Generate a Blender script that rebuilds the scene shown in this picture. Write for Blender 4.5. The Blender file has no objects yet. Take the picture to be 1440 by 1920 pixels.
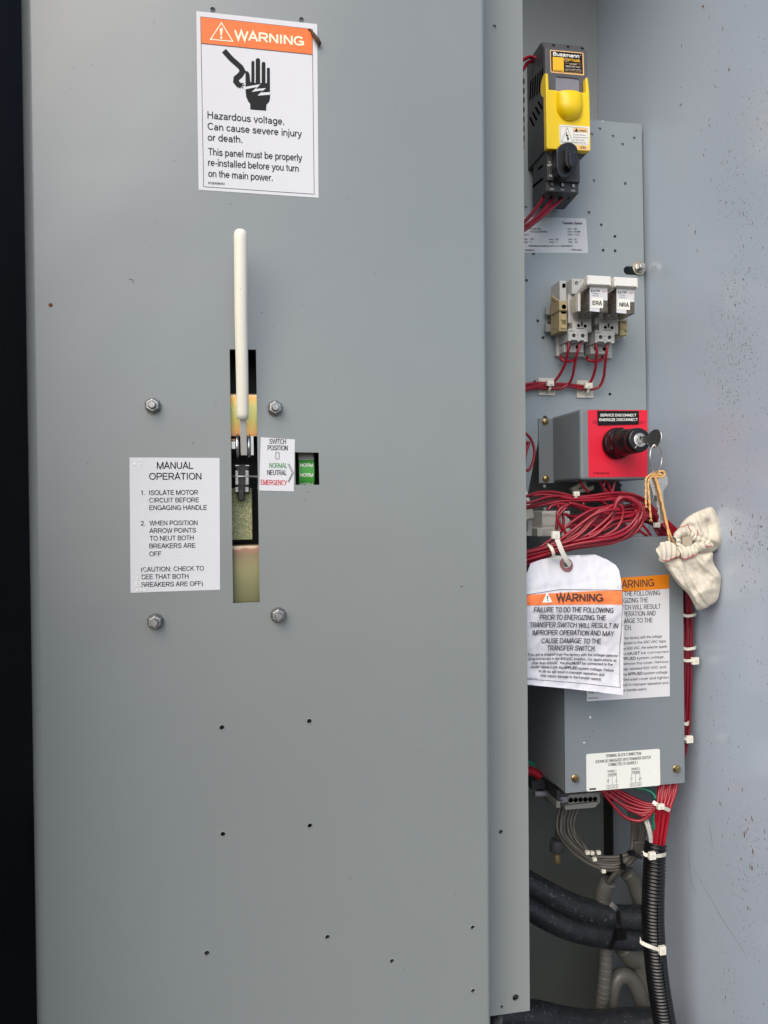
import bpy, bmesh, math, random
from mathutils import Vector, Matrix, noise
random.seed(7)
S = bpy.context.scene
COL = S.collection
R = math.radians

# ------------------------------------------------------------ camera
FPX = 1440.0                       # focal length in photo pixels (1440 x 1920)
CAM = Vector((0, -0.72, 0))
yaw, pit, rol = R(10.97), R(-0.46), R(-0.66)
Fv = Vector((math.sin(yaw)*math.cos(pit), math.cos(yaw)*math.cos(pit), math.sin(pit)))
R0 = Vector((math.cos(yaw), -math.sin(yaw), 0))
U0 = R0.cross(Fv)
Rv = math.cos(rol)*R0 + math.sin(rol)*U0
Uv = math.cos(rol)*U0 - math.sin(rol)*R0
cd = bpy.data.cameras.new('camera')
cam = bpy.data.objects.new('camera', cd); COL.objects.link(cam)
cam.matrix_world = Matrix(((Rv.x, Uv.x, -Fv.x, CAM.x), (Rv.y, Uv.y, -Fv.y, CAM.y), (Rv.z, Uv.z, -Fv.z, CAM.z), (0, 0, 0, 1)))
cd.sensor_fit = 'VERTICAL'; cd.sensor_height = 36; cd.sensor_width = 27
cd.lens = 36*FPX/1920; cd.clip_start = 0.01; cd.clip_end = 500
S.camera = cam
S.render.resolution_x = 768; S.render.resolution_y = 1024

# ------------------------------------------------------------ daylight
SUN_EL, SUN_AZ = R(40), R(34)      # azimuth: to the left of straight behind the camera
wd = bpy.data.worlds.new('World'); S.world = wd; wd.use_nodes = True
nt = wd.node_tree; bg = nt.nodes['Background']
sky = nt.nodes.new('ShaderNodeTexSky'); sky.sky_type = 'NISHITA'; sky.sun_disc = False
sky.sun_elevation = SUN_EL; sky.sun_rotation = R(180) + SUN_AZ
sky.air_density = 0.8; sky.dust_density = 1.6; sky.ozone_density = 0.6
nt.links.new(sky.outputs[0], bg.inputs[0]); bg.inputs[1].default_value = 0.15
sd = bpy.data.lights.new('sun', 'SUN'); sd.energy = 1.5; sd.angle = R(56); sd.color = (1, .9, .76)
so = bpy.data.objects.new('sun', sd); COL.objects.link(so)
sdir = Vector((-math.sin(SUN_AZ)*math.cos(SUN_EL), -math.cos(SUN_AZ)*math.cos(SUN_EL), math.sin(SUN_EL)))
so.rotation_euler = sdir.to_track_quat('Z', 'Y').to_euler(); so.location = sdir*5
S.view_settings.view_transform = 'Standard'; S.view_settings.look = 'None'
S.view_settings.exposure = 0.66; S.view_settings.gamma = 1; S.view_settings.use_curve_mapping = False
S.cycles.max_bounces = 8; S.cycles.sample_clamp_indirect = 6

# ------------------------------------------------------------ photo measurements -> places in the cabinet
def ray(px, py): return Fv + Rv*((px-720)/FPX) - Uv*((py-960)/FPX)
def W(p, Y):                        # the point of plane y = Y seen at photo position p
    v = ray(p[0], p[1]); return CAM + v*((Y-CAM.y)/v.y)
def WX(p, X):                       # the same on plane x = X
    v = ray(p[0], p[1]); return CAM + v*((X-CAM.x)/v.x)
def px2m(Y): return (Y-CAM.y)/FPX   # metres per photo pixel at depth Y
def zone(ox, oy, s): return lambda x, y: (ox+x/s, oy+y/s)
P0 = lambda x, y: (x, y)
L1 = zone(340, 0, 4.8); Z2 = zone(220, 620, 3.4286); ZS = zone(420, 720, 7.2); Z3 = zone(960, 60, 4.364)
Z4 = zone(960, 480, 4.8); Z5 = zone(960, 740, 4.8); B1 = zone(960, 900, 3.4286); B2 = zone(960, 1040, 3.789)
B3 = zone(960, 1300, 3.789); B4 = zone(900, 1560, 3.273); FZ = zone(975, 70, 9.6); FY = zone(975, 240, 9.6)
RZ = zone(1020, 510, 7.2); SZ = zone(1100, 760, 8.0); WZ = zone(980, 890, 6.0); BZ = zone(1190, 880, 6.857); LZ = zone(980, 1460, 4.8)

# ------------------------------------------------------------ materials
def lin(c): return tuple((x/255/12.92 if x/255 <= .04045 else ((x/255+.055)/1.055)**2.4) for x in c)
def mat(name, rgb, rough=.5, metal=0., bump=None, var=None, spec=.5, coat=0., trans=0., alpha=1., speck=None, sss=0., aniso=0.):
    m = bpy.data.materials.new(name); m.use_nodes = True
    n = m.node_tree; b = n.nodes['Principled BSDF']; L = n.links
    c = lin(rgb); b.inputs['Base Color'].default_value = (*c, 1)
    b.inputs['Roughness'].default_value = rough; b.inputs['Metallic'].default_value = metal
    b.inputs['Specular IOR Level'].default_value = spec; b.inputs['Coat Weight'].default_value = coat
    b.inputs['Coat Roughness'].default_value = .08; b.inputs['Transmission Weight'].default_value = trans
    b.inputs['Alpha'].default_value = alpha
    tc = n.nodes.new('ShaderNodeTexCoord'); out = None
    if var:                         # var = (scale, amount, rough amount)
        t = n.nodes.new('ShaderNodeTexNoise'); t.inputs['Scale'].default_value = var[0]; t.inputs['Detail'].default_value = 6
        L.new(tc.outputs['Object'], t.inputs['Vector'])
        mx = n.nodes.new('ShaderNodeMix'); mx.data_type = 'RGBA'
        mx.inputs[6].default_value = tuple(max(0, x*(1-var[1])) for x in c)+(1,); mx.inputs[7].default_value = tuple(min(1, x*(1+var[1])) for x in c)+(1,)
        L.new(t.outputs['Fac'], mx.inputs[0]); out = mx.outputs[2]
        if len(var) > 2:
            mr = n.nodes.new('ShaderNodeMapRange'); mr.inputs[3].default_value = rough-var[2]; mr.inputs[4].default_value = rough+var[2]
            L.new(t.outputs['Fac'], mr.inputs[0]); L.new(mr.outputs[0], b.inputs['Roughness'])
    if speck:                       # list of (scale, threshold, colour, stretch z): specks with a shape of their own
        for sc, th, cc, sz in speck:
            mp = n.nodes.new('ShaderNodeMapping'); mp.inputs['Scale'].default_value = (sc, sc, sc*sz)
            L.new(tc.outputs['Object'], mp.inputs[0])
            t = n.nodes.new('ShaderNodeTexNoise'); t.inputs['Scale'].default_value = 1; t.inputs['Detail'].default_value = 3; t.inputs['Roughness'].default_value = .6
            L.new(mp.outputs[0], t.inputs['Vector'])
            r_ = n.nodes.new('ShaderNodeValToRGB'); r_.color_ramp.elements[0].position = th; r_.color_ramp.elements[1].position = th+.02
            L.new(t.outputs['Fac'], r_.inputs[0])
            mx = n.nodes.new('ShaderNodeMix'); mx.data_type = 'RGBA'
            if out: L.new(out, mx.inputs[6])
            else: mx.inputs[6].default_value = (*c, 1)
            mx.inputs[7].default_value = (*lin(cc), 1); L.new(r_.outputs[0], mx.inputs[0]); out = mx.outputs[2]
    if out: L.new(out, b.inputs['Base Color'])
    if bump:                        # (scale, strength)
        t = n.nodes.new('ShaderNodeTexNoise'); t.inputs['Scale'].default_value = bump[0]; t.inputs['Detail'].default_value = 2
        L.new(tc.outputs['Object'], t.inputs['Vector'])
        bp = n.nodes.new('ShaderNodeBump'); bp.inputs['Strength'].default_value = bump[1]; bp.inputs['Distance'].default_value = .0008
        L.new(t.outputs['Fac'], bp.inputs['Height']); L.new(bp.outputs[0], b.inputs['Normal'])
    return m

CONC = mat('asphalt', (88, 86, 84), .9, var=(1.5, .15))
PAINT = mat('grey panel enamel', (125, 131, 130), .30, bump=(420, .05), var=(5, .05, .06), spec=.9, speck=[(240, .745, (80, 78, 72), 1.)])
def waviness(m, sc, st, dist=.006):             # sheet metal is never quite flat
    n = m.node_tree; L = n.links; b = n.nodes['Principled BSDF']; old = b.inputs['Normal'].links[0].from_node
    t = n.nodes.new('ShaderNodeTexNoise'); t.inputs['Scale'].default_value = sc; t.inputs['Detail'].default_value = 1.5
    tc = n.nodes.new('ShaderNodeTexCoord'); L.new(tc.outputs['Object'], t.inputs['Vector'])
    bp = n.nodes.new('ShaderNodeBump'); bp.inputs['Strength'].default_value = st; bp.inputs['Distance'].default_value = dist
    L.new(t.outputs['Fac'], bp.inputs['Height']); L.new(bp.outputs[0], old.inputs['Normal'])
waviness(PAINT, 9, .22)
FLANGE = mat('grey flange enamel', (136, 141, 138), .42, bump=(420, .06), var=(5, .03))
PLATE = mat('grey plate enamel', (143, 154, 160), .38, bump=(420, .06), var=(5, .04))
BACKW = mat('grey back wall enamel', (143, 149, 150), .45, bump=(300, .05), var=(4, .05))
COVERM = mat('grey cover enamel', (120, 128, 133), .38, bump=(450, .06), var=(6, .05), speck=[(170, .76, (70, 72, 74), 1.)])
DARKW = mat('black side wall steel', (36, 41, 50), .6, var=(8, .2))  # near-black tone of the left side wall
ZINC = mat('bright zinc', (190, 190, 188), .28, 1, bump=(900, .15), var=(200, .12))
ZINCD = mat('dull zinc', (158, 158, 156), .36, .9, bump=(700, .3), var=(150, .25))
BRASS = mat('yellow zinc screw', (176, 158, 112), .3, 1, var=(200, .2))
STEEL = mat('nickel steel', (215, 213, 208), .3, 1, var=(120, .08))
BLACK = mat('black plastic', (12, 12, 14), .34, coat=.06)
BLKM = mat('black satin metal', (16, 17, 19), .4)
VOID = mat('black hole', (3, 3, 3), .9, spec=0)
CHAR = mat('charcoal plastic', (52, 54, 57), .5, bump=(900, .1))
CHARU = mat('mid charcoal plastic', (82, 83, 88), .5, bump=(900, .08))
CHARL = mat('lavender grey plastic', (128, 128, 140), .45)
YEL = mat('yellow plastic', (243, 208, 8), .38, bump=(1200, .06))
WHITE = mat('white plastic', (226, 226, 222), .4)
IVORY = mat('ivory plastic', (206, 203, 192), .45)
GREYP = mat('light grey plastic', (190, 191, 188), .5, bump=(900, .08))
BEIGE = mat('beige plastic', (176, 160, 118), .5, bump=(700, .1), var=(60, .1))
BEIGED = mat('dark beige plastic', (120, 106, 72), .6)
NYLON = mat('natural nylon', (222, 219, 205), .4, sss=.1)
REDW = mat('dark red wire sheath', (138, 14, 34), .3, bump=(500, .1), var=(40, .25), coat=.1, speck=[(620, .735, (226, 170, 176), 1)])
REDB = mat('bright red wire sheath', (150, 14, 32), .32, var=(40, .15), coat=.1)
GREENW = mat('green wire sheath', (10, 110, 84), .35)
GREYW = mat('dark grey cable sheath', (74, 71, 66), .5, var=(60, .15))
WHITEW = mat('pale grey wire sheath', (170, 170, 165), .45)
RUBBER = mat('black rubber cable', (30, 33, 37), .38, bump=(160, .5), var=(60, .4, .12), speck=[(300, .63, (78, 78, 78), 1), (110, .66, (58, 59, 60), 1)])
CONDUIT = mat('black corrugated nylon', (12, 13, 15), .36, coat=.06, var=(90, .3, .08))
UNSEEN_DOOR = mat('tan grey door enamel', (168, 150, 118), .5, bump=(300, .05), var=(4, .05))  # warm tan picked for the bounce off the added door
WRAP = mat('dusty grey spiral wrap', (84, 83, 80), .6, var=(50, .2))
PVC = mat('dusty clear tube', (92, 91, 86), .4, var=(30, .25))
PAPER = mat('white label film', (212, 213, 216), .36, bump=(55, .16), var=(14, .02))
CARD = mat('white tag paper', (205, 206, 212), .6, bump=(260, .25), var=(30, .03))
SILV = mat('silver label film', (188, 194, 200), .4, var=(30, .03))
OFFW = mat('off white label film', (222, 224, 218), .45, speck=[(260, .72, (150, 150, 145), 1)])
INK = mat('black ink', (22, 22, 24), .5, spec=.2)
INKG = mat('dark grey ink', (44, 44, 50), .5, spec=.2)
INKW = mat('white ink', (236, 236, 228), .5)
INKC = mat('cream ink', (250, 236, 206), .45)
INKO = mat('orange ink', (240, 112, 30), .42)
INKO2 = mat('amber orange ink', (222, 128, 16), .42)
INKO3 = mat('tag orange ink', (240, 124, 64), .55)
INKB = mat('brown ink', (70, 52, 44), .55)
INKY = mat('amber yellow ink', (246, 190, 24), .4)
INKP = mat('pale orange ink', (244, 196, 130), .45)
INKN = mat('green ink', (90, 150, 96), .5)
INKR = mat('red ink', (200, 40, 44), .5)
INKD = mat('dark red ink', (110, 10, 24), .5)
REDP = mat('red enamel plate', (222, 26, 54), .4, var=(30, .04))
GREENL = mat('green drum label', (70, 160, 62), .45)
ROD = mat('silver rod', (206, 205, 198), .4, .35, bump=(500, .3), var=(200, .1))
WASHD = mat('grey toothed washer', (112, 112, 110), .4, .9)
GRIP = mat('cream vinyl grip', (234, 231, 214), .4, bump=(90, .08), var=(18, .04), speck=[(300, .76, (120, 110, 90), 1)])
FIBRE = mat('brown fibre washer', (136, 92, 92), .7)
STRING = mat('tan cotton string', (226, 180, 116), .85, bump=(1500, .8), var=(300, .2))
CLOTH = mat('cream cotton cloth', (206, 199, 183), .95, bump=(800, .5), var=(50, .07))
LOWERW = mat('shade toned lower steel', (100, 106, 103), .5, var=(6, .3))  # shade of the lower cavity put into the colour
BLOCKG = mat('shade dimmed terminal plastic', (128, 128, 124), .5)  # grey lowered to carry the shade under the cover
REDD = mat('deep red wire sheath', (112, 12, 34), .34, bump=(500, .1), var=(40, .2))
WASHER = mat('plain steel washer', (176, 172, 154), .35, .8, var=(200, .15))
CLOTHD = mat('bag opening lining', (170, 158, 138), .95)
THREAD = mat('red thread', (176, 40, 62), .8)
RUST = mat('rust', (120, 70, 40), .9, var=(300, .4))
BARK = mat('dry brown debris', (84, 66, 48), .95, var=(300, .5))
SCR = mat('bare scratch', (116, 120, 124), .6)
CHIP = mat('chipped bare metal', (214, 216, 216), .4)
LEADC = mat('copper coil core', (120, 84, 62), .4, .6)

def clear_plastic():
    m = mat('smoky clear plastic', (168, 164, 156), .12, trans=.75, alpha=1)
    m.node_tree.nodes['Principled BSDF'].inputs['IOR'].default_value = 1.2
    return m
SMOKE = clear_plastic()

waviness(CLOTH, 150, .55, .0016)
def zinc_plate(name, z0, z1, stops):
    m = bpy.data.materials.new(name); m.use_nodes = True; n = m.node_tree; L = n.links; b = n.nodes['Principled BSDF']
    b.inputs['Metallic'].default_value = .75; b.inputs['Roughness'].default_value = .36
    g = n.nodes.new('ShaderNodeNewGeometry'); sx = n.nodes.new('ShaderNodeSeparateXYZ'); L.new(g.outputs['Position'], sx.inputs[0])
    nz = n.nodes.new('ShaderNodeTexNoise'); nz.inputs['Scale'].default_value = 40; L.new(g.outputs['Position'], nz.inputs['Vector'])
    ma = n.nodes.new('ShaderNodeMath'); ma.operation = 'MULTIPLY_ADD'; ma.inputs[1].default_value = .012; L.new(nz.outputs['Fac'], ma.inputs[0]); L.new(sx.outputs['Z'], ma.inputs[2])
    mr = n.nodes.new('ShaderNodeMapRange'); mr.inputs[1].default_value = z0+.006; mr.inputs[2].default_value = z1+.006; L.new(ma.outputs[0], mr.inputs[0])
    r_ = n.nodes.new('ShaderNodeValToRGB'); e = r_.color_ramp.elements
    e[0].position = stops[0][0]; e[0].color = (*lin(stops[0][1]), 1); e[1].position = stops[-1][0]; e[1].color = (*lin(stops[-1][1]), 1)
    for p, c in stops[1:-1]:
        k = e.new(p); k.color = (*lin(c), 1)
    L.new(mr.outputs[0], r_.inputs[0]); L.new(r_.outputs[0], b.inputs['Base Color'])
    t = n.nodes.new('ShaderNodeTexNoise'); t.inputs['Scale'].default_value = 900; L.new(g.outputs['Position'], t.inputs['Vector'])
    bp = n.nodes.new('ShaderNodeBump'); bp.inputs['Strength'].default_value = .12; bp.inputs['Distance'].default_value = .0005
    L.new(t.outputs['Fac'], bp.inputs['Height']); L.new(bp.outputs[0], b.inputs['Normal'])
    return m

def rust_wall():
    m = mat('rust flecked wall enamel', (176, 187, 201), .2, bump=(260, .025), var=(5, .05))
    n = m.node_tree; L = n.links; b = n.nodes['Principled BSDF']
    src = b.inputs['Base Color'].links[0].from_socket
    g = n.nodes.new('ShaderNodeNewGeometry'); sx = n.nodes.new('ShaderNodeSeparateXYZ'); L.new(g.outputs['Position'], sx.inputs[0])
    # flecks thicken towards the door opening and towards the top of the wall
    def mrange(sock, a, b_, c, d):
        mr = n.nodes.new('ShaderNodeMapRange'); mr.inputs[1].default_value = a; mr.inputs[2].default_value = b_; mr.inputs[3].default_value = c; mr.inputs[4].default_value = d
        L.new(sock, mr.inputs[0]); return mr.outputs[0]
    dy = mrange(sx.outputs['Y'], .20, .08, -.05, .035)
    big = n.nodes.new('ShaderNodeTexNoise'); big.inputs['Scale'].default_value = 9; L.new(g.outputs['Position'], big.inputs['Vector'])
    db = mrange(big.outputs['Fac'], .3, .7, -.05, .05)
    for sc, th, colr, st in ((330, .705, (108, 102, 98), .5), (620, .715, (96, 92, 90), .7), (120, .78, (146, 106, 76), .8)):
        mp = n.nodes.new('ShaderNodeMapping'); mp.inputs['Scale'].default_value = (sc, sc*1.0, sc*st); L.new(g.outputs['Position'], mp.inputs[0])
        t = n.nodes.new('ShaderNodeTexNoise'); t.inputs['Scale'].default_value = 1; t.inputs['Detail'].default_value = 2.5; t.inputs['Roughness'].default_value = .65; L.new(mp.outputs[0], t.inputs['Vector'])
        a1 = n.nodes.new('ShaderNodeMath'); a1.operation = 'ADD'; L.new(t.outputs['Fac'], a1.inputs[0]); L.new(dy, a1.inputs[1])
        a2 = n.nodes.new('ShaderNodeMath'); a2.operation = 'ADD'; L.new(a1.outputs[0], a2.inputs[0]); L.new(db, a2.inputs[1])
        r_ = n.nodes.new('ShaderNodeValToRGB'); r_.color_ramp.elements[0].position = th; r_.color_ramp.elements[1].position = th+.03
        L.new(a2.outputs[0], r_.inputs[0])
        mx = n.nodes.new('ShaderNodeMix'); mx.data_type = 'RGBA'; mx.inputs[7].default_value = (*lin(colr), 1)
        L.new(src, mx.inputs[6]); L.new(r_.outputs[0], mx.inputs[0]); src = mx.outputs[2]
    L.new(src, b.inputs['Base Color'])
    return m
WALLM = rust_wall()

# ------------------------------------------------------------ mesh building
def cr(pts, n=6, closed=False):     # Catmull-Rom through points
    pts = [Vector(p) for p in pts]; out = []; N = len(pts)
    rng = range(N if closed else N-1)
    for i in rng:
        p0 = pts[(i-1) % N] if closed or i > 0 else pts[0]*2-pts[1]
        p1 = pts[i]; p2 = pts[(i+1) % N]
        p3 = pts[(i+2) % N] if closed or i+2 < N else pts[-1]*2-pts[-2]
        for k in range(n):
            t = k/n
            out.append(.5*((2*p1)+(p2-p0)*t+(2*p0-5*p1+4*p2-p3)*t*t+(3*p1-p0-3*p2+p3)*t*t*t))
    if not closed: out.append(pts[-1])
    return out

# ------------------------------------------------------------ plain sans lettering drawn with strokes
def _arc(cx, cy, rx, ry, a0, a1, n=9): return [(cx+rx*math.cos(R(a0+(a1-a0)*k/n)), cy+ry*math.sin(R(a0+(a1-a0)*k/n))) for k in range(n+1)]
def _cr2(pts, closed=False): return [(p.x, p.y) for p in cr([Vector((a, b, 0)) for a, b in pts], 4, closed)]
def _font():
    F = {}; a = _arc; T, B, M = .94, .06, .5
    F['A'] = (.93, [[(.06, 0), (.465, 1), (.87, 0)], [(.2, .33), (.73, .33)]])
    F['B'] = (.93, [[(.15, 1), (.15, 0)], [(.15, T), (.5, T)]+a(.52, .74, .25, .2, 90, -90)+[(.15, .54)], [(.5, .54)]+a(.54, .3, .28, .24, 90, -90)+[(.15, B)]])
    F['C'] = (1.0, [a(.53, M, .41, .44, 38, 322, 18)])
    F['D'] = (1.0, [[(.15, 0), (.15, 1)], [(.15, T), (.45, T)]+a(.47, M, .42, .44, 90, -90, 12)+[(.15, B)]])
    F['E'] = (.9, [[(.15, 0), (.15, 1)], [(.15, T), (.83, T)], [(.15, .52), (.78, .52)], [(.15, B), (.85, B)]])
    F['F'] = (.83, [[(.15, 0), (.15, 1)], [(.15, T), (.8, T)], [(.15, .5), (.72, .5)]])
    F['G'] = (1.08, [a(.54, M, .43, .44, 40, 330, 18)+[(.95, .46)], [(.56, .46), (1.0, .46)], [(.95, .46), (.95, .05)]])
    F['H'] = (1.0, [[(.15, 0), (.15, 1)], [(.85, 0), (.85, 1)], [(.15, .54), (.85, .54)]])
    F['I'] = (.39, [[(.195, 0), (.195, 1)]])
    F['J'] = (.7, [[(.54, 1)]+a(.31, .28, .23, .22, 0, -180)])
    F['K'] = (.93, [[(.15, 0), (.15, 1)], [(.82, 1), (.15, .38)], [(.36, .58), (.88, 0)]])
    F['L'] = (.78, [[(.15, 1), (.15, 0)], [(.15, B), (.74, B)]])
    F['M'] = (1.16, [[(.14, 0), (.14, 1)], [(1.02, 0), (1.02, 1)], [(.16, .98), (.58, .03), (1.0, .98)]])
    F['N'] = (1.0, [[(.15, 0), (.15, 1)], [(.85, 0), (.85, 1)], [(.17, .97), (.83, .03)]])
    F['O'] = (1.08, [a(.54, M, .44, .45, 0, 360, 24)])
    F['P'] = (.93, [[(.15, 0), (.15, 1)], [(.15, T), (.54, T)]+a(.56, .69, .28, .25, 90, -90)+[(.15, .44)]])
    F['Q'] = (1.08, F['O'][1]+[[(.62, .26), (.98, -.04)]])
    F['R'] = (1.0, [[(.15, 0), (.15, 1)], [(.15, T), (.58, T)]+a(.6, .7, .27, .24, 90, -90)+[(.15, .46)], [(.52, .46), (.88, 0)]])
    S_ = [(.80, .72), (.74, .86), (.60, .935), (.44, .945), (.26, .90), (.16, .76), (.2, .63), (.34, .56), (.6, .48), (.77, .40), (.82, .26), (.76, .13), (.6, .06), (.44, .055), (.25, .1), (.14, .2), (.11, .32)]
    F['S'] = (.93, [_cr2(S_)])
    F['T'] = (.85, [[(.425, 0), (.425, 1)], [(.03, T), (.82, T)]])
    F['U'] = (1.0, [[(.15, 1), (.15, .38)]+a(.5, .38, .35, .325, 180, 360, 12)+[(.85, 1)]])
    F['V'] = (.93, [[(.05, 1), (.465, 0), (.88, 1)]])
    F['W'] = (1.3, [[(.05, 1), (.35, 0), (.65, .96), (.95, 0), (1.25, 1)]])
    F['X'] = (.93, [[(.06, 0), (.86, 1)], [(.06, 1), (.88, 0)]])
    F['Y'] = (.93, [[(.05, 1), (.465, .43), (.88, 1)], [(.465, .45), (.465, 0)]])
    F['Z'] = (.85, [[(.08, T), (.76, T), (.08, B), (.8, B)]])
    x = .7; m = x/2; t = x-.055; b = .055
    bowl = a(.40, m, .27, m-.05, 0, 360, 18)
    F['a'] = (.78, [[(.13, .54)]+a(.38, .46, .23, .18, 155, 0)+[(.61, .1), (.66, 0)], _cr2([(.6, .40), (.4, .36), (.2, .32), (.12, .19), (.2, .07), (.36, .045), (.52, .11), (.61, .25)])])
    F['b'] = (.78, [[(.13, 0), (.13, 1)], a(.40, m, .27, m-.05, 0, 360, 18)])
    F['c'] = (.7, [a(.38, m, .28, m-.05, 40, 320, 14)])
    F['d'] = (.78, [[(.65, 0), (.65, 1)], a(.38, m, .27, m-.05, 0, 360, 18)])
    F['e'] = (.78, [[(.12, m), (.66, m)]+a(.39, m, .27, m-.05, 8, 318, 16)])
    F['f'] = (.39, [[(.17, 0), (.17, .8)]+a(.3, .81, .13, .13, 180, 75, 5), [(.03, .645), (.36, .645)]])
    F['g'] = (.78, [a(.38, m, .27, m-.05, 0, 360, 18), [(.65, x), (.65, -.02)]+a(.39, -.04, .26, .18, 0, -155, 9)])
    F['h'] = (.78, [[(.13, 0), (.13, 1)], [(.13, .4)]+a(.39, .42, .25, .225, 165, 0, 9)+[(.64, 0)]])
    F['i'] = (.31, [[(.155, 0), (.155, x)], [(.155, .87), (.155, 1)]])
    F['j'] = (.31, [[(.155, x), (.155, -.1), (.04, -.2)], [(.155, .87), (.155, 1)]])
    F['k'] = (.7, [[(.13, 0), (.13, 1)], [(.6, x), (.13, .26)], [(.3, .42), (.65, 0)]])
    F['l'] = (.31, [[(.155, 0), (.155, 1)]])
    F['m'] = (1.16, [[(.13, 0), (.13, x)], [(.13, .4)]+a(.35, .44, .21, .2, 165, 0, 8)+[(.56, 0)], [(.56, .4)]+a(.79, .44, .22, .2, 165, 0, 8)+[(1.01, 0)]])
    F['n'] = (.78, [[(.13, 0), (.13, x)], [(.13, .4)]+a(.39, .42, .25, .225, 165, 0, 9)+[(.64, 0)]])
    F['o'] = (.78, [a(.39, m, .28, m-.05, 0, 360, 18)])
    F['p'] = (.78, [[(.13, -.28), (.13, x)], bowl])
    F['q'] = (.78, [[(.65, -.28), (.65, x)], a(.38, m, .27, m-.05, 0, 360, 18)])
    F['r'] = (.47, [[(.13, 0), (.13, x)], [(.13, .38)]+a(.37, .44, .22, .2, 165, 70, 6)])
    F['s'] = (.7, [_cr2([(.58, .52), (.5, .62), (.34, .645), (.18, .6), (.13, .5), (.2, .41), (.36, .36), (.54, .3), (.6, .19), (.52, .08), (.34, .05), (.16, .08), (.09, .2)])])
    F['t'] = (.4, [[(.18, .9), (.18, .16)]+a(.28, .15, .1, .1, 180, 280, 5), [(.03, .645), (.36, .645)]])
    F['u'] = (.78, [[(.65, 0), (.65, x)], [(.13, x)]+a(.38, .28, .25, .225, 180, 345, 9)+[(.65, .3)]])
    F['v'] = (.7, [[(.05, x), (.35, 0), (.65, x)]])
    F['w'] = (1.0, [[(.05, x), (.27, 0), (.5, .66), (.73, 0), (.95, x)]])
    F['x'] = (.7, [[(.06, 0), (.63, x)], [(.06, x), (.64, 0)]])
    F['y'] = (.7, [[(.05, x), (.36, .02)], [(.65, x), (.33, -.1), (.22, -.22), (.08, -.22)]])
    F['z'] = (.7, [[(.08, t), (.6, t), (.08, b), (.63, b)]])
    F['0'] = (.78, [a(.39, M, .29, .45, 0, 360, 20)])
    F['1'] = (.78, [[(.45, 0), (.45, .98)], [(.45, .95), (.2, .74)]])
    F['2'] = (.78, [a(.39, .69, .27, .255, 170, -20, 9)+[(.1, .07), (.7, .06)]])
    F['3'] = (.78, [a(.37, .72, .24, .22, 160, -85, 9), a(.37, .29, .29, .235, 85, -160, 10)])
    F['4'] = (.78, [[(.53, 0), (.53, .98), (.06, .3), (.74, .3)]])
    F['5'] = (.78, [[(.64, T), (.22, T), (.15, .5)]+a(.38, .33, .29, .275, 140, -160, 12)])
    F['6'] = (.78, [a(.4, .33, .27, .275, 0, 360, 16), [(.64, .78)]+a(.42, .5, .3, .445, 62, 175, 9)+[(.13, .36)]])
    F['7'] = (.78, [[(.07, T), (.68, T), (.42, .5), (.3, 0)]])
    F['8'] = (.78, [a(.39, .73, .22, .215, 0, 360, 16), a(.39, .28, .28, .235, 0, 360, 16)])
    F['9'] = (.78, [a(.38, .67, .27, .275, 0, 360, 16), [(.65, .64)]+a(.36, .5, .3, .445, 5, -118, 9)])
    F['.'] = (.39, [[(.12, .08), (.28, .08)], [(.195, 0), (.195, .16)]]); F[','] = (.39, [[(.2, .13), (.17, -.14)]]); F[':'] = (.39, [[(.195, 0), (.195, .14)], [(.195, .56), (.195, .7)]])
    F['('] = (.46, [a(.62, .38, .42, .66, 132, 228, 10)]); F[')'] = (.46, [a(-.16, .38, .42, .66, 48, -48, 10)]); F['-'] = (.46, [[(.06, .36), (.4, .36)]])
    F['/'] = (.39, [[(.02, 0), (.37, 1)]]); F['#'] = (.78, [[(.2, 0), (.32, 1)], [(.46, 0), (.58, 1)], [(.06, .34), (.7, .34)], [(.08, .66), (.72, .66)]]); F[' '] = (.39, [])
    return F
FONT = _font()
def strokes(string):
    x = 0; out = []
    for ch in string:
        w_, st = FONT[ch]; out += [[(x+p[0], p[1]) for p in s_] for s_ in st]; x += w_
    return out
def ribbon(pts, w_):
    q = [pts[0]]
    for p in pts[1:]:
        if (p[0]-q[-1][0])**2+(p[1]-q[-1][1])**2 > 1e-14: q.append(p)
    pts = q; N = len(pts); loop = N > 3 and (pts[0][0]-pts[-1][0])**2+(pts[0][1]-pts[-1][1])**2 < 1e-12; h = w_/2; vs = []
    def nd(a, b): dx, dy = b[0]-a[0], b[1]-a[1]; l = math.hypot(dx, dy) or 1; return dx/l, dy/l
    for i in range(N):
        d0 = nd(pts[i-1], pts[i]) if i else (nd(pts[-2], pts[-1]) if loop else nd(pts[0], pts[1]))
        d1 = nd(pts[i], pts[i+1]) if i < N-1 else (nd(pts[0], pts[1]) if loop else d0)
        tx, ty = d0[0]+d1[0], d0[1]+d1[1]; l = math.hypot(tx, ty)
        if l < .2: tx, ty = -d0[1], d0[0]; l = 1; nx, ny = d0[1]*-1, d0[0]; k = h
        else: tx /= l; ty /= l; nx, ny = -ty, tx; k = h/max(.32, nx*-d0[1]+ny*d0[0])
        vs += [(pts[i][0]+nx*k, pts[i][1]+ny*k), (pts[i][0]-nx*k, pts[i][1]-ny*k)]
    return vs, [[2*i, 2*i+1, 2*i+3, 2*i+2] for i in range(N-1)]

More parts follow.
